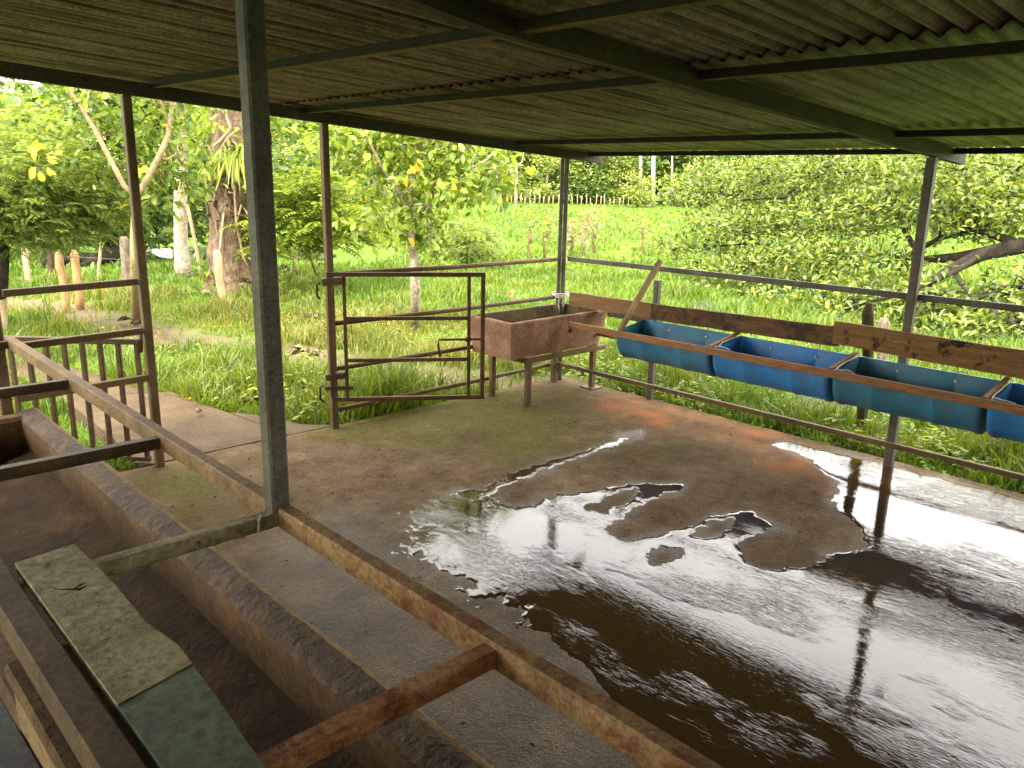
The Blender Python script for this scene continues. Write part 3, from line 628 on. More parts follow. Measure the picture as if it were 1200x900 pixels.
b = MB(); b.tube([G(L2-.03, .665), G(L2-.33, .665), G(L2-.335, .62), G(L2-.32, .54)], .009, 7); b.build('latch_rod', m_gate, g2, True)
b = MB(); b.tube([G(L2-.14, .665), G(L2-.1, .665)], .018, 8); b.build('latch_sleeve', m_gate, g2, True)
g1 = thing('metal_gate', 'dark barred steel gate swung outward left of the doorway post', 'gate', (1.66, 5.07, .05))
G1 = gate_dir((1.675, 5.07), (-.725, .69)); m1 = m_darkrail
gb('top_bar', G1(0, .785), G1(1.0, .785), .034, m1, g1); gb('bottom_bar', G1(0, .03), G1(1.0, .03), .03, m1, g1)
for k, l in enumerate((.02, .135, .245, .355, .465, .575, .685, .795, .9, .985)): gb('bar', G1(l, .045), G1(l, .77), .027, m1, g1, upv=(.69, .725, 0))
b = MB(); b.tube([G1(-.0, .72), G1(-.02, .86)], .014, 8); b.build('hinge_pin', m1, g1, True)

# ---------------------------------------------------------------- concrete basin on steel stand
bs = thing('basin_stand', 'low brown steel stand with four legs under the concrete basin', 'stand', (4.9, 4.75, 0))
x0, x1, y0, y1, zt = 4.42, 5.20, 4.47, 4.93, .40
for (x, y) in ((x0+.03, y0+.03), (x0+.03, y1), (5.32, 4.575), (5.2, y1-.0)):
    b = MB(); b.beam((x, y, 0), (x, y, zt-.035), .045, .045, .004, upv=(0, 1, 0)); b.build('leg', m_steel_brown, bs)
b = MB(); b.beam((x0-.02, y0+.02, zt-.018), (5.36, y0+.02, zt-.018), .05, .036, .003); b.build('frame_bar', m_steel_brown, bs)
b = MB(); b.beam((x0-.02, y1-.02, zt-.018), (5.30, y1-.02, zt-.018), .05, .036, .003); b.build('frame_bar', m_steel_brown, bs)
for x in (x0, 5.33): b = MB(); b.beam((x, y0+.046, zt-.018), (x, y1-.046, zt-.018), .05, .035, .003); b.build('frame_bar', m_steel_brown, bs)
b = MB(); b.box((5.25, 4.50, .0), (5.39, 4.64, .012), .004); b.build('foot_plate', m_darkrail, bs)
def basin(name, bx0, bx1, by0, by1, zb_, zt_, th):
    t = thing(name, 'pinkish brown concrete basin with mossy inside standing on the steel stand', 'basin', ((bx0+bx1)/2, (by0+by1)/2, zb_))
    fl_ = .035
    def ring(i, z, nn=9):
        xa, xb, ya, yb = bx0+i+fl_*(zt_-z)/(zt_-zb_), bx1-i-2.2*fl_*(zt_-z)/(zt_-zb_), by0+i+fl_*(zt_-z)/(zt_-zb_), by1-i-fl_*(zt_-z)/(zt_-zb_); r = []
        for (xs, ys, xe, ye) in ((xa, ya, xb, ya), (xb, ya, xb, yb), (xb, yb, xa, yb), (xa, yb, xa, ya)):
            for k in range(nn):
                f = k/nn; r.append([xs+(xe-xs)*f, ys+(ye-ys)*f, z])
        r = np.array(r)
        nzv = pnoise(r*np.array([7, 7, 3])+i*10); r[:, 2] += nzv*.006*(z > zb_+.05)
        r[:, 0] += nzv*.003; r[:, 1] += nzv*.003
        return r
    rs = [ring(0, zb_), ring(0, zb_+.01), ring(0, (zb_+zt_)/2), ring(0, zt_-.015), ring(.006, zt_-.002), ring(th*.5, zt_), ring(th-.006, zt_-.002)]
    n = len(rs[0]); V = np.concatenate(rs); Fc = [(i*n+k, i*n+(k+1) % n, (i+1)*n+(k+1) % n, (i+1)*n+k) for i in range(len(rs)-1) for k in range(n)]+[tuple(range(n))[::-1]]
    mesh('shell', V, Fc, m_basin, t, False)
    rs = [ring(th-.006, zt_-.002), ring(th, zt_-.015), ring(th+.01, (zb_+zt_)/2), ring(th+.02, zb_+.06), ring(th+.1, zb_+.05)]
    V = np.concatenate(rs); Fc = [(i*n+k, i*n+(k+1) % n, (i+1)*n+(k+1) % n, (i+1)*n+k) for i in range(len(rs)-1) for k in range(n)]+[tuple(range((len(rs)-1)*n, len(rs)*n))]
    mesh('inside', V, Fc, m_basin_in, t, False)
    b = MB(); c = np.array([4.93, by0+.012, .57]); b.tube([c+(0, .01, 0), c+(0, -.008, 0)], [.018, .016], 10); b.build('drain_plug', m_purlin, t)
    return t
basin('concrete_basin', 4.235, 5.39, 4.485, 5.01, .402, .705, .045)

# ---------------------------------------------------------------- blue barrel troughs
XF, XB, ZF, ZB_ = 4.872, 5.235, .655, .71
def barrel(y0, y1, mat, label):
    t = thing('barrel_trough', label, 'trough', ((XF+XB)/2, (y0+y1)/2, .42), 'half barrel troughs along the side railing')
    cx = (XF+XB)/2; r = (XB-XF)/2; dep = .255; na = 20
    def sec(sc, y, zo=0):
        out = []
        for k in range(na+1):
            a = math.pi*k/na; x = cx-r*sc*math.cos(a); zr = ZF+(ZB_-ZF)*(x-XF)/(XB-XF)
            out.append((x, y, zr-dep*sc*math.sin(a)**.8+zo))
        return out
    L_ = y1-y0; ys = [0, .012, .02, .045, .06, .27, .285, .30, .315, .5, .5, .685, .70, .715, .73, .94, .955, .98, .988, 1]
    sc = [.95, 1.0, 1.01, 1.01, .985, .985, 1.005, 1.005, .985, .985, .985, .985, 1.005, 1.005, .985, .985, 1.01, 1.01, 1.0, .95]
    V = []; 
    for f, s_ in zip(ys, sc): V += sec(s_, y0+f*L_)
    n = na+1; m = len(ys); nv = len(V)
    for f, s_ in zip(ys, sc): V += sec(s_-.035, y0+.012+f*(L_-.024), .0)
    Fc = [(i*n+k, i*n+k+1, (i+1)*n+k+1, (i+1)*n+k) for i in range(m-1) for k in range(na)]
    Fc += [(nv+(i+1)*n+k, nv+(i+1)*n+k+1, nv+i*n+k+1, nv+i*n+k) for i in range(m-1) for k in range(na)]
    for i in range(m-1):
        for e in (0, na): Fc.append((i*n+e, (i+1)*n+e, nv+(i+1)*n+e, nv+i*n+e))
    Fc += [tuple(range(n)), tuple(range((m-1)*n, m*n))[::-1], tuple(range(nv, nv+n))[::-1], tuple(range(nv+(m-1)*n, nv+m*n))]
    o = mesh('shell', V, Fc, mat, t, True)
    es = o.modifiers.new('edge', 'EDGE_SPLIT'); es.split_angle = rad(50)
    for f in (.30, .70):
        a = math.pi*.955; s_ = .95; x = cx-r*s_*math.cos(a); zr = ZF+(ZB_-ZF)*(x-XF)/(XB-XF)-dep*s_*math.sin(a)**.8
        b = MB(); b.tube([(x-.001, y0+f*L_, zr), (x-.008, y0+f*L_, zr-.001)], [.009, .008], 8); b.build('nail', m_white, t)
    return t
barrel(3.115, 3.965, dm[0], 'dull teal half barrel trough nearest the concrete basin')
barrel(2.235, 3.085, dm[1], 'strong blue half barrel trough, second from the concrete basin')
barrel(1.345, 2.205, dm[2], 'greenish teal half barrel trough in front of the right roof post')
barrel(.46, 1.315, dm[3], 'bright blue half barrel trough cut by the right edge of the photo')
barrel(-.42, .43, dm[0], 'teal half barrel trough beyond the right edge of the photo')
tf = thing('feeding_rack', 'brown timber rail with cross pieces holding the blue half barrels', 'feeding rack', (4.85, 4.4, 0))
b = MB(); b.beam((4.845, 4.43, .640), (4.845, 1.9, .648), .022, .05, .003); b.beam((4.845, 1.9, .648), (4.845, -2.4, .645), .022, .05, .003); b.build('front_rail', m_timber_rail, tf)
for y in (3.10, 2.22, 1.33, .445):
    b = MB(); b.beam((4.858, y, .672), (5.225, y, .732), .03, .018, .003); b.build('cross_piece', m_timber_rail, tf)
    b = MB(); b.tube(curve((4.87, y-.03, .67), (5.2, y-.018, .71), 6, .012, .004), .004, 5); b.tube(curve((4.88, y-.025, .675), (4.9, y-.14, .665), 5, .01, .003), .0035, 5); b.build('wire_tie', m_white, tf)
def board(name, label, p0, p1, h0, h1, x, mat, th=.024):
    # board on edge: p=(y,zbottom)
    V = [(x, p0[0], p0[1]), (x, p1[0], p1[1]), (x, p1[0], p1[1]+h1), (x, p0[0], p0[1]+h0)]
    n = 14; F2 = []; VV = []
    for i in range(n+1):
        f = i/n; y = p0[0]+(p1[0]-p0[0])*f; zb_ = p0[1]+(p1[1]-p0[1])*f; h = h0+(h1-h0)*f; jt = random.uniform(-.003, .003); jb = random.uniform(-.003, .003)
        VV += [(x, y, zb_+jb), (x+th, y, zb_+jb), (x+th, y, zb_+h+jt), (x, y, zb_+h+jt)]
    for i in range(n):
        a = i*4; c = a+4; F2 += [(a, a+3, c+3, c), (a+3, a+2, c+2, c+3), (a+2, a+1, c+1, c+2), (a+1, a, c, c+1)]
    F2 += [(0, 1, 2, 3), (n*4+3, n*4+2, n*4+1, n*4)]
    return tag(mesh(name, VV, F2, mat), label, 'board')
board('board', 'plain light brown board between the basin and the leaning strut', (4.83, .712), (3.93, .712), .115, .13, 5.262, m_plank_light)
board('board', 'long dark stained board behind the first two blue barrels', (3.925, .712), (2.36, .742), .128, .135, 5.25, m_plank)
board('board', 'raised rough brown board behind the greenish barrel, nearest the right edge', (2.385, .768), (-.6, .70), .15, .19, 5.205, m_plank_gold)
board('board', 'short grey board low behind the leaning strut', (4.45, .655), (3.98, .655), .06, .06, 5.34, m_galv)
b = MB(); b.beam((4.852, 3.905, .675), (5.235, 3.85, 1.19), .045, .03, .003, upv=(0, 1, 0))
tag(b.build('strut', m_longrail), 'grey brown strut leaning from the front timber up to the top rail', 'strut')
b = MB(); b.beam((5.42, 4.0, -.12), (5.42, 4.0, 1.01), .05, .05, .006, upv=(0, 1, 0))
tag(b.build('stake', m_galv), 'grey square stake standing behind the leaning strut', 'stake')

# ================================================================ VEGETATION
def unit(v): return v/(np.linalg.norm(v, axis=-1, keepdims=True)+1e-9)
def leaf_arrays(Cn, D, Nn, size, asp=.42, cup=.12, droop=.15):
    """six-vertex folded leaves. Cn base points, D axis, Nn normal"""
    n = len(Cn); D = unit(D); Sx = unit(np.cross(D, Nn)); Nn = np.cross(Sx, D); s = size[:, None]
    base = Cn; tip = Cn+D*s-Nn*s*droop
    L1 = Cn+D*s*.35+Sx*s*asp*.42+Nn*s*cup*.6; L2 = Cn+D*s*.72+Sx*s*asp*.46+Nn*s*(cup*.5-droop*.4)
    R1 = Cn+D*s*.35-Sx*s*asp*.42+Nn*s*cup*.6; R2 = Cn+D*s*.72-Sx*s*asp*.46+Nn*s*(cup*.5-droop*.4)
    V = np.stack([base, L1, L2, tip, R2, R1], 1).reshape(-1, 3)
    k = np.arange(n)[:, None]*6
    Fc = np.concatenate([k+np.array([[0, 3, 2, 1]]), k+np.array([[0, 5, 4, 3]])])
    return V, Fc
def foliage(blobs, size, per=10, spread=.5, flat=.5, r=None, asp=.42, upb=.6, hang=0.0, shell=.55):
    """rosettes of leaves on twig ends spread through ellipsoid clumps"""
    r = r or rng; VV = []; FF = []; off = 0
    for (c, R, n) in blobs:
        nt_ = max(1, n//per); u = unit(r.normal(size=(nt_, 3))); q = r.random(nt_)**(1/3); q = shell+(1-shell)*q if False else np.where(r.random(nt_) < shell, .72+.28*r.random(nt_), q)
        q = q*(1+.22*pnoise(u*2.1+c[0])); tw = np.asarray(c)+u*q[:, None]*np.asarray(R)
        T = np.repeat(tw, per, 0); U = np.repeat(unit(u+np.array([0, 0, upb])), per, 0)
        dr = unit(r.normal(size=T.shape)*np.array([1, 1, flat])+U*.6-np.array([0, 0, hang])); sz = size*r.uniform(.6, 1.25, len(T))
        P = T+r.normal(size=T.shape)*spread*size*np.array([1, 1, .6])+dr*sz[:, None]*.1
        nn = unit(r.normal(size=T.shape)*.55+np.array([0, 0, 1.0])+U*.2)
        V, Fc = leaf_arrays(P, dr, nn, sz, asp)
        VV.append(V); FF.append(Fc+off); off += len(V)
    return np.concatenate(VV), np.concatenate(FF)
def pinnate(blobs, frond, nl=9, r=None, upb=.2, lw=.3):
    """feathery fronds: pairs of small leaflets along a drooping midrib"""
    r = r or rng; VV = []; FF = []; off = 0
    for (c, R, n) in blobs:
        u = unit(r.normal(size=(n, 3))); q = r.random(n)**.45; b0 = np.asarray(c)+u*q[:, None]*np.asarray(R)
        d = unit(u*np.array([1, 1, .3])+r.normal(size=(n, 3))*.5*np.array([1, 1, .4])+np.array([0, 0, upb])); s = unit(np.cross(d, np.array([0, 0, 1.0])))
        ln = frond*r.uniform(.6, 1.2, n)
        for k in range(nl):
            f = (k+1)/(nl+.5)
            P = b0+d*(ln*f)[:, None]-np.array([0, 0, 1])*(ln*f*f*.45)[:, None]
            for sg in (-1, 1):
                D = unit(d*.45+s*sg-np.array([0, 0, .25])); V, Fc = leaf_arrays(P, D, np.tile([0, 0, 1.0], (n, 1)), ln*.33*(1-.5*abs(f-.4)), lw)
                VV.append(V); FF.append(Fc+off); off += len(V)
    return np.concatenate(VV), np.concatenate(FF)
def limb_tree(name, label, base, trunk, radii, limbs, bark, crownVF, leafm, group=None, n=10, jit=.08, cat='tree', extra_twigs=None):
    t = thing(name, label, cat, base, group)
    b = MB(); b.tube(trunk, radii, n, jit, seed=base[0]); b.build('trunk', bark, t, True)
    if limbs:
        for pts, rs in limbs:
            b = MB(); b.tube(pts, rs, 7, jit); b.build('branch', bark, t, True)
    if extra_twigs:
        b = MB()
        for pts, rs in extra_twigs: b.tube(pts, rs, 4)
        o = b.build('twigs', bark, t, True); o['kind'] = 'stuff'
    if crownVF is not None:
        o = mesh('crown', crownVF[0], crownVF[1], leafm, t, False); o['kind'] = 'stuff'
    return t
def twigs_to(blobs, anchors, r, n=8, rad0=.012):
    out = []
    for (c, R, _) in blobs:
        a = min(anchors, key=lambda p: np.linalg.norm(np.array(p)-c)); out.append((curve(a, c, 5, .05, .04, r), np.linspace(rad0*1.8, rad0, 6)))
        for k in range(n):
            u = unit(r.normal(size=3)); e = np.asarray(c)+u*np.asarray(R)*.85; s0 = np.asarray(a)+(np.asarray(c)-np.asarray(a))*r.uniform(.4, 1)
            out.append((curve(s0, e, 4, .03, .04, r), np.linspace(rad0, rad0*.3, 5)))
    return out
def B(px, py, D, rx, rz_, n, ry=None): return (wp(px, py, D), (rx, ry or rx, rz_), n)

# --- young tree with large leaves (centre left)
r = np.random.default_rng(11); D = 9.6; base = gp(487, 386, -.09)
fork = wp(479, 248, D)
trunk = [base, wp(487, 340, D), wp(485, 300, D), wp(480, 265, D), fork]
limbs = [([fork, wp(440, 215, D+.3), wp(408, 190, D+.5), wp(388, 178, D+.6)], [.03, .022, .016, .012]),
         ([fork, wp(470, 228, D), wp(450, 200, D-.2), wp(432, 165, D-.3), wp(424, 130, D-.3)], [.035, .028, .022, .016, .01]),
         ([fork, wp(505, 238, D-.2), wp(530, 225, D-.4), wp(555, 200, D-.4), wp(580, 178, D-.4)], [.035, .028, .022, .016, .01]),
         ([fork, wp(482, 210, D), wp(492, 170, D+.1), wp(505, 130, D+.1)], [.035, .025, .018, .01])]
bl = [B(425, 170, D, .42, .3, 260), B(470, 165, D, .45, .35, 300), B(520, 170, D, .5, .35, 340), B(560, 195, D-.3, .4, .3, 260), B(480, 205, D, .5, .25, 300), B(530, 215, D-.3, .38, .22, 220),
      B(475, 250, D, .36, .2, 230), B(440, 265, D, .3, .15, 100), B(505, 275, D, .25, .2, 130), B(585, 205, D-.3, .25, .25, 110), B(400, 155, D+.4, .35, .25, 160), B(500, 135, D, .7, .25, 300), B(505, 300, D, .13, .12, 30), B(450, 135, D, .6, .25, 220), B(560, 165, D, .4, .2, 150)]
VF = foliage(bl, .115, 7, 1.3, .7, r, .52, .2, .5)
tr = limb_tree('young_tree', 'young tree with pale mottled trunk and large bright leaves behind the open gate', base, trunk, [.065, .055, .048, .045, .04], limbs, m_bark_pale, VF, lf_bright, extra_twigs=twigs_to(bl, [l[0][k] for l in limbs for k in (1, 2, 3)], r, 3, .008))
for (px_, py_) in ((483, 198), (488, 190), (478, 205), (492, 203), (486, 212), (480, 193), (497, 197), (517, 212), (558, 226), (472, 208), (489, 180), (494, 188)):
    P = wp(px_, py_, D-.55)[None]; V, Fc = leaf_arrays(P, r.normal(size=(1, 3))+[[0, 0, -.8]], r.normal(size=(1, 3))*.4+[[-.5, -.6, .6]], np.array([.115]), .5); o = mesh('leaf', V, Fc, lf_yellow, tr); o['label'] = 'yellow dying leaf'

# --- forked tan tree behind the doorway post
r = np.random.default_rng(12); D = 9.3; base = gp(160, 376, -.09); fork = wp(160, 232, D)
limbs = [([fork, wp(145, 218, D), wp(128, 185, D), wp(110, 150, D+.1), wp(90, 118, D+.2), wp(72, 92, D+.2), wp(55, 60, D+.3)], [.032, .028, .024, .022, .02, .017, .013]),
         ([fork, wp(170, 215, D), wp(186, 185, D), wp(197, 160, D), wp(201, 130, D), wp(200, 90, D)], [.036, .034, .03, .026, .021, .016]),
         ([wp(199, 148, D), wp(192, 130, D), wp(183, 100, D)], [.016, .012, .008])]
bl = [B(115, 110, D+.6, .55, .35, 300), B(170, 120, D+.6, .6, .4, 380), B(212, 128, D+.8, .3, .35, 160), B(200, 180, D+.9, .5, .35, 300), B(120, 165, D+.9, .5, .35, 240), B(218, 195, D+1, .22, .25, 80), B(150, 205, D+.9, .4, .2, 160), B(95, 130, D+1, .35, .3, 160),
      B(190, 220, D+.8, .4, .2, 140), B(150, 80, D, .9, .3, 300), B(195, 90, D, .5, .3, 150)]
VF = foliage(bl, .105, 7, 1.3, .7, r, .48, .2, .5)
tr = limb_tree('forked_tree', 'slender forked tree with tan branches behind the doorway post', base, [base, wp(158, 330, D), wp(157, 280, D), fork], [.055, .048, .04, .038], limbs, m_bark_tan, VF, lf_mid, extra_twigs=twigs_to(bl, [l[0][k] for l in limbs[:2] for k in (2, 3, 4)], r, 3, .008))
for k in range(22):
    a = r.uniform(0, 6.28); q = r.uniform(0, 1)**.5; P = wp(45+19*q*math.cos(a), 187+16*q*math.sin(a), 8.4+r.uniform(-.1, .1))[None]
    V, Fc = leaf_arrays(P, np.array([[math.cos(a)*.4, -math.cos(a)*.5, -.6*math.sin(a)]])+r.normal(size=(1, 3))*.3, r.normal(size=(1, 3))*.3+[[-.4, -.8, .6]], np.array([.085]), .5); o = mesh('leaf', V, Fc, lf_yellow, tr); o['label'] = 'yellow dying leaf'
for (px_, py_) in ((165, 197), (171, 201), (169, 194)):
    P = wp(px_, py_, D-.1)[None]; V, Fc = leaf_arrays(P, r.normal(size=(1, 3)), np.array([[-.5, -.8, .4]]), np.array([.12]), .6); mesh('leaf', V, Fc, lf_yellow, tr)['label'] = 'yellow dying leaf'

# --- feathery tree, far left
r = np.random.default_rng(13); D = 10.5; base = gp(-2, 375, -.09)
limbs = [([wp(5, 290, D), wp(15, 250, D), wp(40, 215, D), wp(80, 195, D)], [.05, .04, .028, .015]), ([wp(5, 290, D), wp(0, 240, D), wp(-10, 190, D), wp(-30, 150, D)], [.05, .04, .03, .02]),
         ([wp(8, 275, D), wp(22, 250, D), wp(60, 240, D), wp(110, 245, D)], [.03, .024, .018, .01])]
bl = [B(0, 190, D, .9, .35, 230), B(50, 200, D, .8, .35, 260), B(20, 240, D, .8, .3, 260), B(80, 235, D, .7, .25, 240), B(120, 250, D, .4, .2, 100), B(-50, 230, D, .9, .5, 250), B(30, 150, D+.8, .7, .3, 200), B(60, 270, D, .6, .18, 130), B(10, 275, D, .5, .18, 90)]
VF = pinnate([(c, R_, int(n*1.5)) for c, R_, n in bl], .20, 9, r, .2, .26)
limb_tree('feathery_tree', 'feathery green tree with drooping fronds at the left edge of the photo', base, [base, wp(2, 330, D), wp(5, 290, D)], [.08, .065, .055], limbs, m_bark_dark, VF, lf_feather)

# --- dark spreading tree behind left, with roots
r = np.random.default_rng(14); D = 19; base = gp(141, 305, -.12)
bl = [B(98, 128, D, 1.0, .8, 600), B(130, 130, D, 1.6, 1, 800), B(210, 150, D+1, 1.7, 1, 800), B(150, 200, D, 1.4, .7, 600), B(90, 190, D+1, 1.5, .8, 600), B(210, 225, D+2, 1.5, .8, 600), B(235, 260, D+2, 1.1, .5, 300), B(180, 260, D+2, 1.2, .5, 400), B(100, 245, D, 1.2, .6, 500), B(50, 245, D+1, 1.4, .7, 500), B(150, 245, D, 1, .5, 300),
      B(300, 160, D+5, 2, 1.2, 700), B(310, 220, D+5, 1.8, .9, 600), B(170, 75, D, 2.0, .6, 500), B(20, 180, D+2, 1.2, .8, 500)]
VF = foliage(bl, .26, 9, .9, .6, r, .5, .5)
limbs = [([wp(143, 262, D), wp(130, 220, D), wp(100, 180, D), wp(75, 140, D)], [.2, .16, .11, .06]), ([wp(143, 262, D), wp(155, 210, D), wp(175, 170, D), wp(190, 130, D)], [.2, .16, .11, .06]),
         ([wp(141, 294, D-.3), wp(125, 300, D-.6), wp(108, 306, D-.9), wp(96, 311, D-1)], [.16, .13, .1, .06]), ([wp(138, 298, D), wp(120, 305, D-.4), wp(85, 303, D-.6), wp(48, 309, D-.7)], [.1, .12, .12, .07])]
limb_tree('dark_spreading_tree', 'dark leafy spreading tree with exposed roots behind the left fence posts', base, [base, wp(141, 285, D), wp(143, 262, D)], [.34, .25, .22], limbs, m_bark_dark, VF, lf_dark, jit=.15)

# --- pale trunk tree
r = np.random.default_rng(15); base = gp(216, 324, -.09); D = math.hypot(base[0], base[1])
bl = [B(215, 150, D+.5, 1.1, .7, 350), B(215, 50, D+.5, 2.4, 1.0, 900)]
VF = foliage(bl, .2, 8, .9, .6, r, .5, .4)
limb_tree('pale_trunk_tree', 'tree with straight pale pinkish trunk between the posts left of the vine trunk', base, [base, wp(214, 310, D), wp(212, 280, D), wp(211, 240, D), wp(212, 195, D), wp(213, 120, D), wp(213, 60, D)], [.16, .135, .12, .115, .105, .09, .06], [], m_bark_pale, VF, lf_mid, jit=.05, n=14)

# --- big vine covered trunk with epiphytes
r = np.random.default_rng(16); base = gp(277, 343, -.09); D = math.hypot(base[0], base[1])
t = thing('vine_covered_tree', 'big furrowed brown trunk wrapped in vines with hanging epiphytes', 'tree', base)
tp = [base, wp(277, 325, D), wp(274, 300, D), wp(272, 260, D), wp(270, 220, D), wp(270, 180, D), wp(270, 140, D), wp(269, 60, D), wp(266, -60, D)]
# fluted trunk
tr_ = [.48, .39, .35, .33, .36, .33, .27, .22, .18]; V = []; n = 28; m = 60
for i in range(m):
    f = i/(m-1)*(len(tp)-1); k = min(int(f), len(tp)-2); q = f-k; c = tp[k]*(1-q)+tp[k+1]*q; R = tr_[k]*(1-q)+tr_[k+1]*q
    for j in range(n):
        a = 2*math.pi*j/n; nz_, = pnoise(np.array([[math.cos(a)*2.2, math.sin(a)*2.2, i*.16]])); nb, = pnoise(np.array([[math.cos(a)*5, math.sin(a)*5, i*.3+9]]))
        RR = R*(1+.16*nz_+.12*nb+.07*math.sin(5*a+i*.05)*(1+2*(i < 8))); V.append(c+RR*np.array([math.cos(a), math.sin(a), 0]))
mesh('trunk', V, [(i*n+k, i*n+(k+1) % n, (i+1)*n+(k+1) % n, (i+1)*n+k) for i in range(m-1) for k in range(n)], m_bark_brown, t, True)
for k in range(16):
    a0_ = r.uniform(2.6, 5.8); z0 = r.uniform(.9, 3.0); tw = r.uniform(-2.4, 2.4); ln = r.uniform(.7, 1.6); pts = []
    for i in range(12):
        f = i/11; a = a0_+tw*f+.2*math.sin(i*1.7+k); z = z0+(ln if k % 3 else -ln)*f*.8+.06*math.sin(i*2.1+k)
        zc = (z+.09)/(tp[-1][2]+.09); kk = np.interp(z, [p[2] for p in tp], range(len(tp))); c = np.array([np.interp(kk, range(len(tp)), [p[j] for p in tp]) for j in range(2)])
        R = np.interp(kk, range(len(tp)), tr_)*1.06+.02*math.sin(i+k); pts.append((c[0]+R*math.cos(a), c[1]+R*math.sin(a), z))
    b = MB(); b.tube(pts, [.022*r.uniform(.6, 1.4)]*12, 6, .1); b.build('vine', m_vine if k % 2 else m_bark_brown, t, True)
for (px_, py_, n_, s_) in ((278, 182, 170, .5), (262, 178, 60, .32), (240+3, 195, 25, .2), (285, 170, 60, .4)):
    c = wp(px_, py_, D-.36); VV = []; FF = []
    a = r.uniform(0, 6.28, n_); el = r.uniform(-.1, 1.0, n_); L_ = s_*r.uniform(.7, 1.2, n_); d = np.stack([np.cos(a)*np.cos(el), np.sin(a)*np.cos(el), np.sin(el)], 1)
    sx = unit(np.cross(d, [0, 0, 1.0])); W_ = .014
    P = [c+d*(L_*f)[:, None]+np.array([0, 0, -1])*(L_*f*f*1.25)[:, None] for f in (0, .3, .6, .85, 1)]; ws = [W_, W_*1.2, W_, W_*.7, .001]
    V = np.stack([q for p, w_ in zip(P, ws) for q in (p+sx*w_, p-sx*w_)], 1).reshape(-1, 3); k_ = np.arange(n_)[:, None]*10
    Fc = np.concatenate([k_+np.array([[2*i, 2*i+1, 2*i+3, 2*i+2]]) for i in range(4)]); mesh('epiphyte', V, Fc, lf_brom, t)
for pts in ([(262, 112), (265, 135), (270, 150), (258, 165), (250, 172)], [(255, 180), (268, 160), (275, 155), (280, 150)], [(274, 200), (275, 230), (277, 262), (285, 300), (292, 315)], [(262, 250), (258, 290), (256, 310)], [(277, 262), (283, 240), (290, 250), (296, 262)]):
    b = MB(); b.tube([wp(x, y, D-.38) for x, y in pts], [.02]*len(pts), 6, .1); b.build('vine', m_vine, t, True)
VF = foliage([B(270, 60, D, 2.6, 1.2, 900), B(235, 150, D+.6, .3, .3, 60), B(305, 130, D+.6, .4, .4, 120)], .2, 8, .9, .6, r, .5, .4); o = mesh('crown', VF[0], VF[1], lf_mid, t); o['kind'] = 'stuff'
VF = foliage([(base+(-.45, .1, .2), (.35, .35, .2), 100), (base+(.3, -.45, .2), (.4, .4, .22), 120)], .16, 6, .7, .9, r, .3, .8); o = mesh('undergrowth', VF[0], VF[1], lf_mid, t); o['kind'] = 'stuff'

# --- feathery shrubs
r = np.random.default_rng(17)
for nm, lab, bp, D, bls, fr_, fm in (
    ('feathery_shrub', 'light green feathery shrub just right of the near steel post', (372, 325), 13.5, [(350, 262, .8, .35, 130), (385, 245, .9, .4, 170), (340, 225, .8, .4, 130), (400, 275, .5, .25, 80), (370, 225, .8, .3, 110), (330, 285, .6, .25, 60)], .38, lf_bright),
    ('feathery_shrub', 'small feathery sapling right of the young large leaved tree', (548, 312), 17, [(545, 278, .55, .3, 80), (560, 290, .45, .22, 60), (530, 290, .45, .2, 50), (555, 268, .35, .2, 40), (565, 302, .3, .12, 30)], .34, lf_feather)):
    base = gp(*bp, -.09); tops = [B(a, b_, D, c_, d_, n_) for a, b_, c_, d_, n_ in bls]; mid = base*.5+tops[0][0]*.5
    limb_tree(nm, lab, base, [base, mid, tops[0][0]], [.035, .025, .015], [(curve(mid, tb[0], 4, .05, .03, r), [.016, .013, .01, .008, .005]) for tb in tops[1:]], m_bark_tan, pinnate(tops, fr_, 8, r), fm, cat='shrub')

# --- thin saplings in the field
r = np.random.default_rng(18)
for k, (x, yb_, yt, sp, lm, lab) in enumerate(((620, 306, 258, 9, lf_feather, 'thin sapling left of the corner post, nearest the young tree'), (639, 305, 252, 9, lf_feather, 'thin bent sapling just left of the corner post'),
        (668, 302, 262, 7, lf_pink, 'small sapling with pinkish leaves just right of the corner post'), (684, 303, 258, 9, lf_pink, 'pale topped sapling with whitish leaves in the field'),
        (697, 300, 256, 12, lf_feather, 'twiggy sapling with sparse green leaves beside the pale topped one'), (752, 296, 256, 16, lf_feather, 'wide sparse sapling left of the big glossy tree'))):
    base = gp(x, yb_, -.09); D = math.hypot(base[0], base[1]); top_ = wp(x+2, yt, D); H_ = top_[2]-base[2]; sw = sp*D/947
    bls = [(base+np.array([r.normal()*sw*.5, r.normal()*sw*.5, H_*f]), (sw*.6, sw*.6, H_*.16), 26) for f in (.6, .75, .9, 1.0)]
    limb_tree('sapling', lab, base, [base, base+(top_-base)*.5+r.normal(size=3)*.05, top_], [.045, .03, .012], [(curve(base+(top_-base)*.45, bb[0], 3, 0, .04, r), [.015, .012, .009, .005]) for bb in bls], m_bark_tan, foliage(bls, .13, 5, 1.4, .6, r, .5, .3), lm, cat='sapling', n=7)

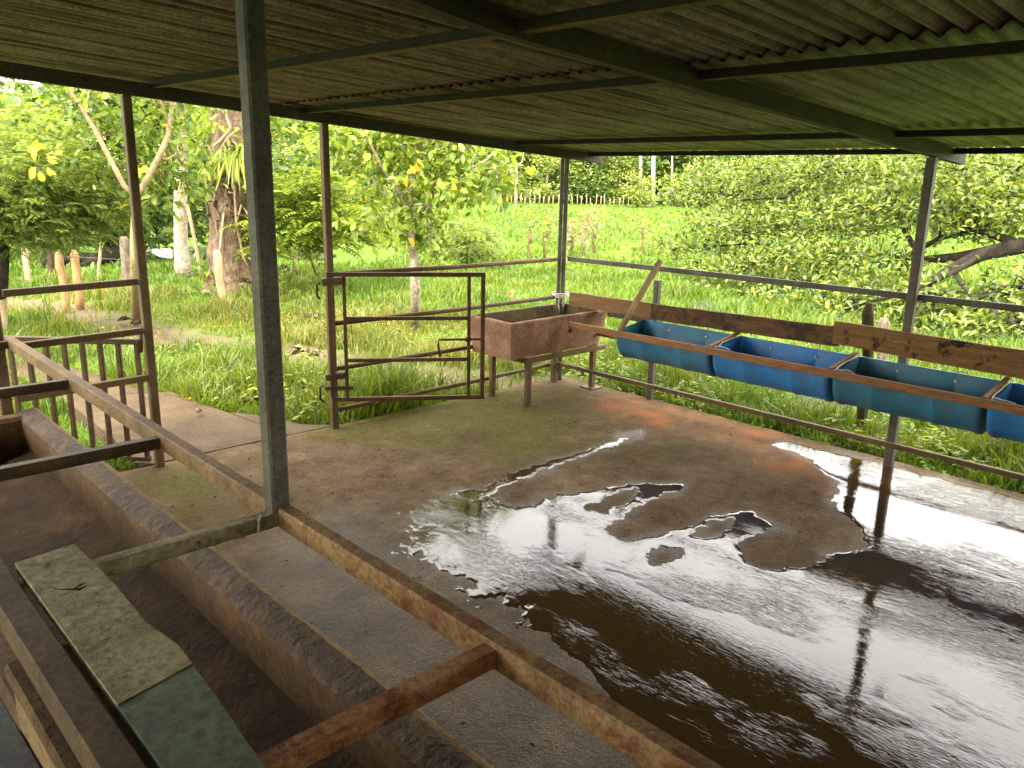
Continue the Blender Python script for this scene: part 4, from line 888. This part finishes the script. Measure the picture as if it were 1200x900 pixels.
# --- big glossy tree on the right
r = np.random.default_rng(19)
K = 1.32; base = np.array([16.4, 3.0, -.12])
hub = base+(-.4, .3, 2.0)
BL = []
for (x, y, D, rx, rzz, n) in ((845, 225, 14, 1.2, .5, 900), (905, 205, 13.5, 1.3, .6, 1200), (975, 195, 13, 1.3, .6, 1300), (1050, 190, 12.5, 1.2, .6, 1200), (1130, 195, 11.5, 1.2, .6, 1200), (1200, 190, 11, 1.2, .6, 900),
        (870, 262, 13, 1.0, .4, 900), (935, 258, 12.5, 1.0, .45, 1000), (1000, 250, 12, 1.0, .45, 1000), (1080, 240, 11.5, .9, .4, 800), (1160, 245, 11, .9, .4, 800), (1230, 240, 10.5, .9, .5, 700),
        (825, 290, 13, .8, .3, 500), (880, 318, 12, .9, .3, 600), (945, 300, 11.5, .9, .35, 800), (1010, 305, 11, .8, .3, 700), (845, 345, 11.5, .8, .22, 350), (915, 355, 10.8, .8, .26, 550), (985, 350, 10.3, .8, .3, 650), (1050, 350, 10, .6, .22, 380), (1000, 385, 9.6, .7, .2, 420),
        (1090, 378, 9.6, .7, .22, 380), (1150, 385, 9.2, .6, .16, 300), (1200, 378, 9, .5, .2, 220), (1190, 262, 11.3, .7, .2, 260), (1120, 268, 10.8, .6, .16, 200), (1190, 345, 9.6, .5, .12, 140), (1110, 345, 9.4, .4, .12, 120), (1050, 385, 9.4, .6, .2, 300), (1240, 330, 9.5, .6, .4, 250),
        (960, 385, 10, .6, .12, 150)):
    BL.append(B(x, y, D*K, rx*.95*K, rzz*.6*K, int(n*1.7)))
VF = foliage(BL, .118, 8, 1.2, .8, r, .40, .9, .0, .4)
limbs = []
def limbpx(pts, r0, r1): limbs.append(([wp(p[0], p[1], (p[2]-.6)*K) for p in pts], list(np.linspace(r0*K*.68, r1*K*.75, len(pts)))))
limbpx([(1330, 262, 11.5), (1260, 275, 11.2), (1200, 288, 11), (1150, 298, 10.8), (1115, 315, 10.6), (1095, 328, 10.5)], .16, .06)
limbpx([(1200, 288, 11), (1170, 292, 11.2), (1120, 302, 11.5), (1080, 305, 11.7), (1060, 300, 11.8)], .09, .05)
limbpx([(1200, 288, 11), (1140, 268, 11.6), (1100, 280, 12), (1065, 300, 12.1)], .08, .03)
limbpx([(1150, 298, 10.8), (1120, 318, 10.4), (1060, 345, 10.2), (1010, 355, 10.2)], .05, .02)
limbpx([(1080, 305, 11.7), (1060, 270, 12.2), (1045, 245, 12.5), (1040, 215, 12.8)], .05, .03)
limbpx([(1060, 300, 11.8), (1000, 300, 12.2), (940, 290, 12.8), (880, 285, 13.3), (830, 290, 13.5)], .05, .015)
limbpx([(1045, 245, 12.5), (980, 235, 13), (920, 232, 13.5), (860, 235, 14)], .04, .015)
limbpx([(1000, 300, 12.2), (960, 325, 11.6), (900, 350, 11.2), (850, 352, 11.4)], .03, .012)
limbpx([(1115, 315, 10.6), (1140, 350, 9.8), (1180, 375, 9.4), (1215, 395, 9)], .04, .015)
limbpx([(1095, 328, 10.5), (1080, 350, 10.1), (1060, 375, 9.7)], .04, .02)
tw = twigs_to(BL, [p for l in limbs for p in l[0]], r, 7, .015)
limb_tree('spreading_glossy_tree', 'big low spreading tree with dark limbs and glossy yellow green leaves on the right', base, [base, base+(0, 0, 1), wp(1330, 262, 10.9*K)], [.34, .28, .22], limbs, m_bark_dark, VF, lf_almond, jit=.12, extra_twigs=tw)

# --- background trees at the edge of the field, and forest
r = np.random.default_rng(20)
def proto(name, label, group, H_, bl, size, leafm, bark, per=8):
    t = thing(name, label, 'tree', (0, 0, 0), group); b = MB(); b.tube([(0, 0, 0), (.1, 0, H_*.35), (0, .1, H_*.75)], [H_*.03, H_*.022, H_*.01], 7, .1); b.build('trunk', bark, t, True)
    V, Fc = foliage(bl, size, per, 1.0, .6, r, .6, .5); o = mesh('crown', V, Fc, leafm, t); o['kind'] = 'stuff'; return t
def blobs_round(H_, W_, n, tot, low=.25):
    out = []
    for k in range(n):
        a = r.uniform(0, 6.28); q = r.uniform(0, 1)**.5; z = r.uniform(low, .95)
        ww = W_*math.sin(math.pi*(.15+.8*z))**.6
        out.append(((q*ww*math.cos(a)*.8, q*ww*math.sin(a)*.8, z*H_), (W_*.38, W_*.38, H_*.1), tot//n))
    return out
protos = []
fl_ = 'trees of the forest edge beyond the pasture'
protos.append(proto('forest_tree', 'tall green forest tree beyond the pasture fence', fl_, 16, blobs_round(16, 6, 22, 3600, .12), .62, lf_forest, m_bark_dark))
protos.append(proto('forest_tree', 'tall green forest tree beyond the pasture fence', fl_, 16, blobs_round(16, 5, 18, 3200, .10), .6, lf_forest, m_bark_dark))
protos.append(proto('yellowish_forest_tree', 'yellowish leafy tree in the forest edge beyond the pasture', 'yellowish trees of the forest edge', 12, blobs_round(12, 5, 18, 3000, .1), .52, lf_forest2, m_bark_tan))
first = [True]*3
def put(k, loc, sc, rot):
    if first[k]:
        first[k] = False; o = protos[k]; o.location = loc; o.scale = sc; o.rotation_euler = (0, 0, rot); return o
    return clone(protos[k], loc, rot, sc)
def gz(p): return float(gheight(np.array([p[0]]), np.array([p[1]]))[0])
for ang_px in range(330, 1330, 24):
    for row in range(2):
        D = 71+row*14+r.uniform(-4, 4); p = wp(ang_px+r.uniform(-10, 10), 240, D); k = 2 if r.random() < (.38 if row == 0 else .1) else int(r.integers(0, 2))
        s_ = .56*r.uniform(.9, 1.5)*(1.25 if row else .95); put(k, (p[0], p[1], -.3), (s_, s_, s_*r.uniform(.85, 1.2)), r.uniform(0, 6))
for ang_px in range(-520, 340, 46):
    p = wp(ang_px, 240, r.uniform(48, 70)); s_ = r.uniform(.5, .62); put(int(r.integers(0, 3)), (p[0], p[1], -.3), (s_, s_, s_*r.uniform(.8, 1.0)), r.uniform(0, 6))
for (x, D, s_, k) in ((345, 48, .48, 2), (395, 60, .55, 0), (430, 58, .42, 2), (470, 60, .42, 1), (510, 62, .38, 2), (552, 63, .42, 0), (590, 64, .3, 2), (640, 65, .36, 2), (690, 66, .4, 0), (725, 66, .34, 2), (360, 34, .3, 2), (412, 40, .3, 0), (820, 64, .36, 0), (860, 60, .36, 1), (320, 40, .4, 1), (255, 36, .34, 0), (75, 38, .4, 0), (-30, 30, .34, 1), (20, 34, .36, 2), (200, 40, .36, 2)):
    p = wp(x, 240, D); put(k, (p[0], p[1], -.3), (s_*1.1, s_*1.1, s_), r.uniform(0, 6))
p = wp(747, 240, 59); t = proto('round_bush', 'round yellowish bush standing alone before the far forest', None, 2.4, blobs_round(2.4, 1.25, 12, 1300, .2), .2, lf_forest2, m_bark_dark); t['category'] = 'bush'; t.location = (p[0], p[1], -.1)

# tall bare trunks before the forest
def bare(px_, yb_, yt, D, rr, label, fork_=False):
    base = wp(px_, yb_, D); base[2] = -.1; top_ = wp(px_+1, yt, D); t = thing('bare_tree', label, 'tree', base)
    b = MB(); b.tube([base, base*.5+top_*.5+(.15, .1, 0), top_], [rr, rr*.8, rr*.5], 8, .06); b.build('trunk', m_bark_pale, t, True)
    if fork_:
        m_ = base*.35+top_*.65
        for dx, dz in ((-1.2, 1.6), (1.0, 1.9), (-.7, .9)):
            b = MB(); b.tube(curve(m_, m_+rt*dx*.7+np.array([0, 0, dz]), 4, .2, .1, r), np.linspace(rr*.5, rr*.15, 5), 6); b.build('branch', m_bark_pale, t, True)
bare(765, 242, 150, 61, .19, 'tall pale bare trunk just right of the round yellowish bush'); bare(750, 238, 150, 66, .19, 'tall pale leaning trunk above the round yellowish bush')
bare(787, 238, 160, 67, .12, 'thin grey trunk in the dark forest edge right of the tallest pale trunk'); bare(604, 247, 190, 55, .13, 'whitish forked dead tree in the field left of the corner post', True)

# ---------------------------------------------------------------- fences
def fpost(px_, yb_, yt, wpx, mat, label, lean=0, z=-.09, cat='fence post', name='fence_post', group=None):
    base = gp(px_, yb_, z); D = math.hypot(base[0], base[1]); top_ = wp(px_+lean, yt, D); R = wpx*np.linalg.norm(base-[0, 0, EYE])/947/2
    rr = np.random.default_rng(int(px_*7+yb_)); k_ = 6
    pts = [base-(0, 0, .05)]+[base+(top_-base)*f+rr.normal(size=3)*R*.12 for f in np.linspace(.15, .93, k_)]+[top_]
    b = MB(); b.tube(pts, [R*1.05]+list(R*rr.uniform(.92, 1.06, k_))+[R*.55], 9, .08, seed=px_)
    return tag(b.build(name, mat, None, True, offset=base), label, cat, group)
fpost(4, 392, 282, 9, m_palewood, 'pale weathered fence post at the left edge of the photo', -6)
fpost(34, 335, 286, 6.5, m_palewood, 'pale tan fence post left of the dark post', -6)
fpost(61, 325, 277, 6, m_darkwood, 'narrow dark fence post between the tan ones', -5)
fpost(79, 365, 293, 7.5, m_tanwood, 'orange tan fence post right of the dark post', -10)
fpost(94, 360, 293, 8, m_tanwood, 'orange tan fence post with rounded top, rightmost of the tan ones', -7)
fpost(115, 332, 284, 3.2, m_palewood, 'thin pale stake in the grass left of the forked stump', 3)
fpost(151, 345, 277, 10, m_greywood, 'thick rough grey fence post beside the doorway post', -6)
fpost(163, 372, 305, 8, m_palewood, 'pale fence post partly hidden by the doorway post', -6)
fpost(261, 357, 293, 9, m_palewood, 'pale leaning fence post in front of the vine covered trunk', -7)
fpost(236, 325, 240, 3.5, m_palewood, 'thin pale leaning pole between the pale trunk and the vine trunk', -16, cat='pole', name='pole')
fpost(252, 300, 252, 3, m_palewood, 'thin curved pole touching the left side of the vine trunk', 4, cat='pole', name='pole')
fpost(343, 335, 302, 2.2, m_palewood, 'thin pale stake in front of the small pond', 1)
fpost(600, 352, 340, 4.5, m_tanwood, 'short reddish stump post in the grass behind the basin')
fpost(587, 250, 240, 3, m_darkwood, 'small dark stump far out in the field')
fpost(1010, 524, 355, 11.5, m_darkwood, 'dark square fence post standing behind the greenish blue barrel', 9, -.1)
fpost(1035, 455, 372, 12, m_greywood, 'short greenish post end behind the right roof post', 0, -.1)
b = MB(); a = [(-6, 15.5, .85)]+[tuple(gp(px_, yb_, -.09)+(0, 0, h)) for px_, yb_, h in ((34, 335, .75), (79, 365, .75), (163, 372, .75), (261, 357, .7))]
b.tube([gp(-120, 345, -.09)+(0, 0, .75)]+[np.array(p) for p in a[1:2]], .004, 4); b.tube([np.array(p) for p in a[2:4]], .004, 4)
tag(b.build('fence_wire', m_wire), 'thin wires strung between the old fence posts on the left', 'wire')
b = MB()
for h in (.35, .62): b.tube([gp(1010, 524, -.1)+(0, 0, h), gp(1010, 524, -.1)+(.1, -3.5, h+.02)], .003, 4); b.tube([gp(1010, 524, -.1)+(0, 0, h), (5.62, 6.2, h)], .003, 4)
tag(b.build('fence_wire', m_wire), 'thin wire running from the dark post behind the blue barrels', 'wire')
# far fence: light stakes, one object each
fp = None; rr = np.random.default_rng(33)
for k, px_ in enumerate(np.arange(500, 745, 5.5)):
    p = wp(px_+rr.uniform(-.8, .8), 240, 58.5+rr.uniform(-.3, .3))
    if fp is None:
        b = MB(); b.tube([(0, 0, -.1), (.02, 0, .7), (0, .02, 1.2)], [.07, .06, .05], 6); fp = b.build('fence_post', m_palewood, None, True); tag(fp, 'pale stake of the far fence before the forest', 'fence post', 'stakes of the far fence'); o = fp
    else: o = fp.copy(); C.objects.link(o)
    o.location = (p[0], p[1], gz(p)); o.scale = (.6, .6, .6*rr.uniform(.75, 1.25)); o.rotation_euler = (rr.normal()*.05, rr.normal()*.05, rr.uniform(0, 6))

# ---------------------------------------------------------------- dry fallen leaves
r = np.random.default_rng(40)
def deadleaf(px_, py_, s_, label, z=-.05):
    c = gp(px_, py_, z); V = []; Fc = []
    t = thing('dead_leaf', label, 'dead leaf', c)
    for k in range(6):
        a = r.uniform(0, 6.28); d = np.array([[math.cos(a), math.sin(a), r.uniform(.1, .7)]]); v, f = leaf_arrays(c[None]+(0, 0, .02), d, np.array([[r.normal()*.5, r.normal()*.5, 1]]), np.array([s_*r.uniform(.7, 1.1)]), .45, .35, .5)
        mesh('lobe', v, f, m_deadleaf, t)
for (x, y, s_, lab) in ((152, 376, .17, 'dry curled leaf by the doorway post'), (163, 380, .13, 'small dry leaf touching the doorway post'), (365, 374, .16, 'dry curled leaf left of the gate post'), (377, 377, .10, 'small dry leaf beside the gate post'),
                        (358, 414, .15, 'silvery dry leaf in the mud left of the gate post'), (370, 419, .12, 'dark dry leaf in the mud next to the silvery one'), (345, 320, .3, 'heap of dry brown leaves in the grass left of the gate post'),
                        (174, 322, .07, 'tiny dark leaf right of the doorway post, upper'), (174, 344, .07, 'tiny dark leaf right of the doorway post, lower'), (277, 352, .12, 'dark leaf at the foot of the vine covered trunk'),
                        (258, 471, .12, 'dry leaf at the edge of the path'), (295, 476, .13, 'dark dry leaf at the grass edge near the steel post'), (232, 486, .06, 'small dark leaf lying on the path')):
    deadleaf(x, y, s_, lab, .012 if y > 480 else -.06)

# ---------------------------------------------------------------- grass
def outside(x, y, m_=0.0):
    ok = ~((x < slab_edge_x+m_) & (y < 5.05+m_)); ok &= sdist(x, y, path_poly) < -m_-.02
    for k_, P in enumerate(pond_polys): ok &= sdist(x, y, P) < (-1.5 if k_ < 2 else -.12)
    return ok
def view_ok(x, y, pad=.12):
    az = np.arctan2(y, x)-YAW; return np.abs(az) < rad(32.3)+pad
def blades(n, d0, d1, h0, h1, wd, seed, pw=1.0, extra=None):
    r = np.random.default_rng(seed); az = YAW+r.uniform(-.70, .70, n); d = (d0**pw+(d1**pw-d0**pw)*r.random(n))**(1/pw)
    x, y = d*np.cos(az), d*np.sin(az)
    ok = outside(x, y); dt = segdist(x, y, track); ok &= (dt > .40+.25*fbm(x, y, 2.2, 2, 2)) | (r.random(n) < .06)
    if extra is not None: ok &= extra(x, y, r)
    x, y, d = x[ok], y[ok], d[ok]; n = len(x); z = gheight(x, y)
    tall = np.clip(.55+.8*fbm(x, y, .9, 3, 50), .25, 1.5); tall = tall*np.where(segdist(x, y, [(3.0, 5.3), (2.2, 7.2)]) < .9, 1.25, 1)
    h = (h0+(h1-h0)*r.random(n))*tall
    a = r.uniform(0, 6.28, n); ln = r.uniform(.15, .75, n)*h; dx, dy = np.cos(a)*ln, np.sin(a)*ln
    b_ = r.uniform(0, 3.14, n); wx, wy = np.cos(b_)*wd*(.6+.8*r.random(n))/2, np.sin(b_)*wd*(.6+.8*r.random(n))/2
    Z0 = np.zeros(n); B0 = np.stack([x, y, z-.02], 1); Wv = np.stack([wx, wy, Z0], 1)
    M1 = B0+np.stack([dx*.3, dy*.3, h*.6], 1); T = B0+np.stack([dx, dy, h*(1-.25*ln/h)], 1)
    V = np.stack([B0-Wv, B0+Wv, M1+Wv*.85, M1-Wv*.85, T], 1).reshape(-1, 3); k = np.arange(n)[:, None]*5
    Fc = np.concatenate([k+[[0, 1, 2]], k+[[0, 2, 3]], k+[[3, 2, 4]]])
    yel = segdist(x, y, [gp(80, 350)[:2], gp(250, 365)[:2], gp(480, 385)[:2], gp(560, 400)[:2]]); dry = np.clip((1-sstep(.5, 2.0, yel))*.75+.35*fbm(x, y, .8, 3, 60)+.1, 0, 1)*(r.random(n) < .75)
    return V, Fc, np.repeat(dry, 5)
parts = [blades(75000, 4.9, 9.5, .12, .40, .011, 1, 1.2), blades(85000, 9, 17, .12, .34, .018, 2, 1.3), blades(70000, 16, 42, .10, .34, .045, 3, 1.2), blades(34000, 40, 110, .1, .28, .13, 4, 1.2),
         blades(36000, 5, 8.5, .2, .5, .012, 5, 1.1, lambda x, y, r: (segdist(x, y, [(3.1, 5.3), (2.4, 7.4), (2.9, 7.6)]) < .75) | ((x > 5.4) & (x < 6.6) & (y > -1)))]
off = 0; VV = []; FF = []; DD = []
for V, Fc, dd in parts: VV.append(V); FF.append(Fc+off); DD.append(dd); off += len(V)
mesh('grass', np.concatenate(VV), np.concatenate(FF), m_grass, kind='stuff', attrs={'dry': ('FLOAT', np.concatenate(DD))})['label'] = 'lush yellow green grass round the shed and over the pasture'
# broad leaved weeds along the slab and in the dry patch
r = np.random.default_rng(44)
def weeds(n, x0, x1, y0, y1, hh, size, mat, label, sel=None):
    x = r.uniform(x0, x1, n); y = r.uniform(y0, y1, n); ok = outside(x, y, .03)
    if sel is not None: ok &= sel(x, y)
    x, y = x[ok], y[ok]; z = gheight(x, y); P = np.repeat(np.stack([x, y, z], 1), 9, 0); m_ = len(P); h = np.tile(np.linspace(.15, 1, 9), len(x))*np.repeat(r.uniform(.5, 1, len(x)), 9)*hh
    a = r.uniform(0, 6.28, m_); P[:, 2] += h; P[:, :2] += r.normal(size=(m_, 2))*.02+np.repeat(r.normal(size=(len(x), 2))*.15, 9, 0)*h[:, None]
    V, Fc = leaf_arrays(P, np.stack([np.cos(a), np.sin(a), r.uniform(-.2, .5, m_)], 1), np.tile([0, 0, 1.0], (m_, 1)), size*r.uniform(.6, 1.2, m_), .4)
    o = mesh('weeds', V, Fc, mat, kind='stuff'); o['label'] = label
weeds(550, 5.4, 6.8, -.8, 5.4, .22, .065, lf_bright, 'broad leaved weeds along the right edge of the slab')
weeds(380, 2.6, 6.5, 5.1, 9.5, .28, .055, leafmat('olive_weed_leaf', (.08, .12, .02), (.17, .2, .035), (.3, .3, .06), .4, (.4, .28, .08), .07), 'olive and dry weeds behind the back railing', lambda x, y: (segdist(x, y, track) > .5) & (segdist(x, y, track) < 1.6))
weeds(110, 2.0, 3.9, 5.1, 7.4, .2, .075, lf_bright, 'broad leaved weeds growing between the path and the open gate')

# crumbs of dung, straw and grit on the floor
r = np.random.default_rng(90); n = 420; x = r.uniform(1.15, 5.3, n); y = r.uniform(0, 4.95, n); ok = water_level(x, y) < -.03; x, y = x[ok], y[ok]; n = len(x)
a = r.uniform(0, 6.28, n); V, Fc = leaf_arrays(np.stack([x, y, np.full(n, .003)], 1), np.stack([np.cos(a), np.sin(a), np.full(n, .05)], 1), np.tile([0, 0, 1.0], (n, 1)), r.uniform(.008, .028, n), .5, .3, 0)
mesh('crumbs', V, Fc, m_twig, kind='stuff')['label'] = 'dark crumbs and straw bits scattered on the floor'
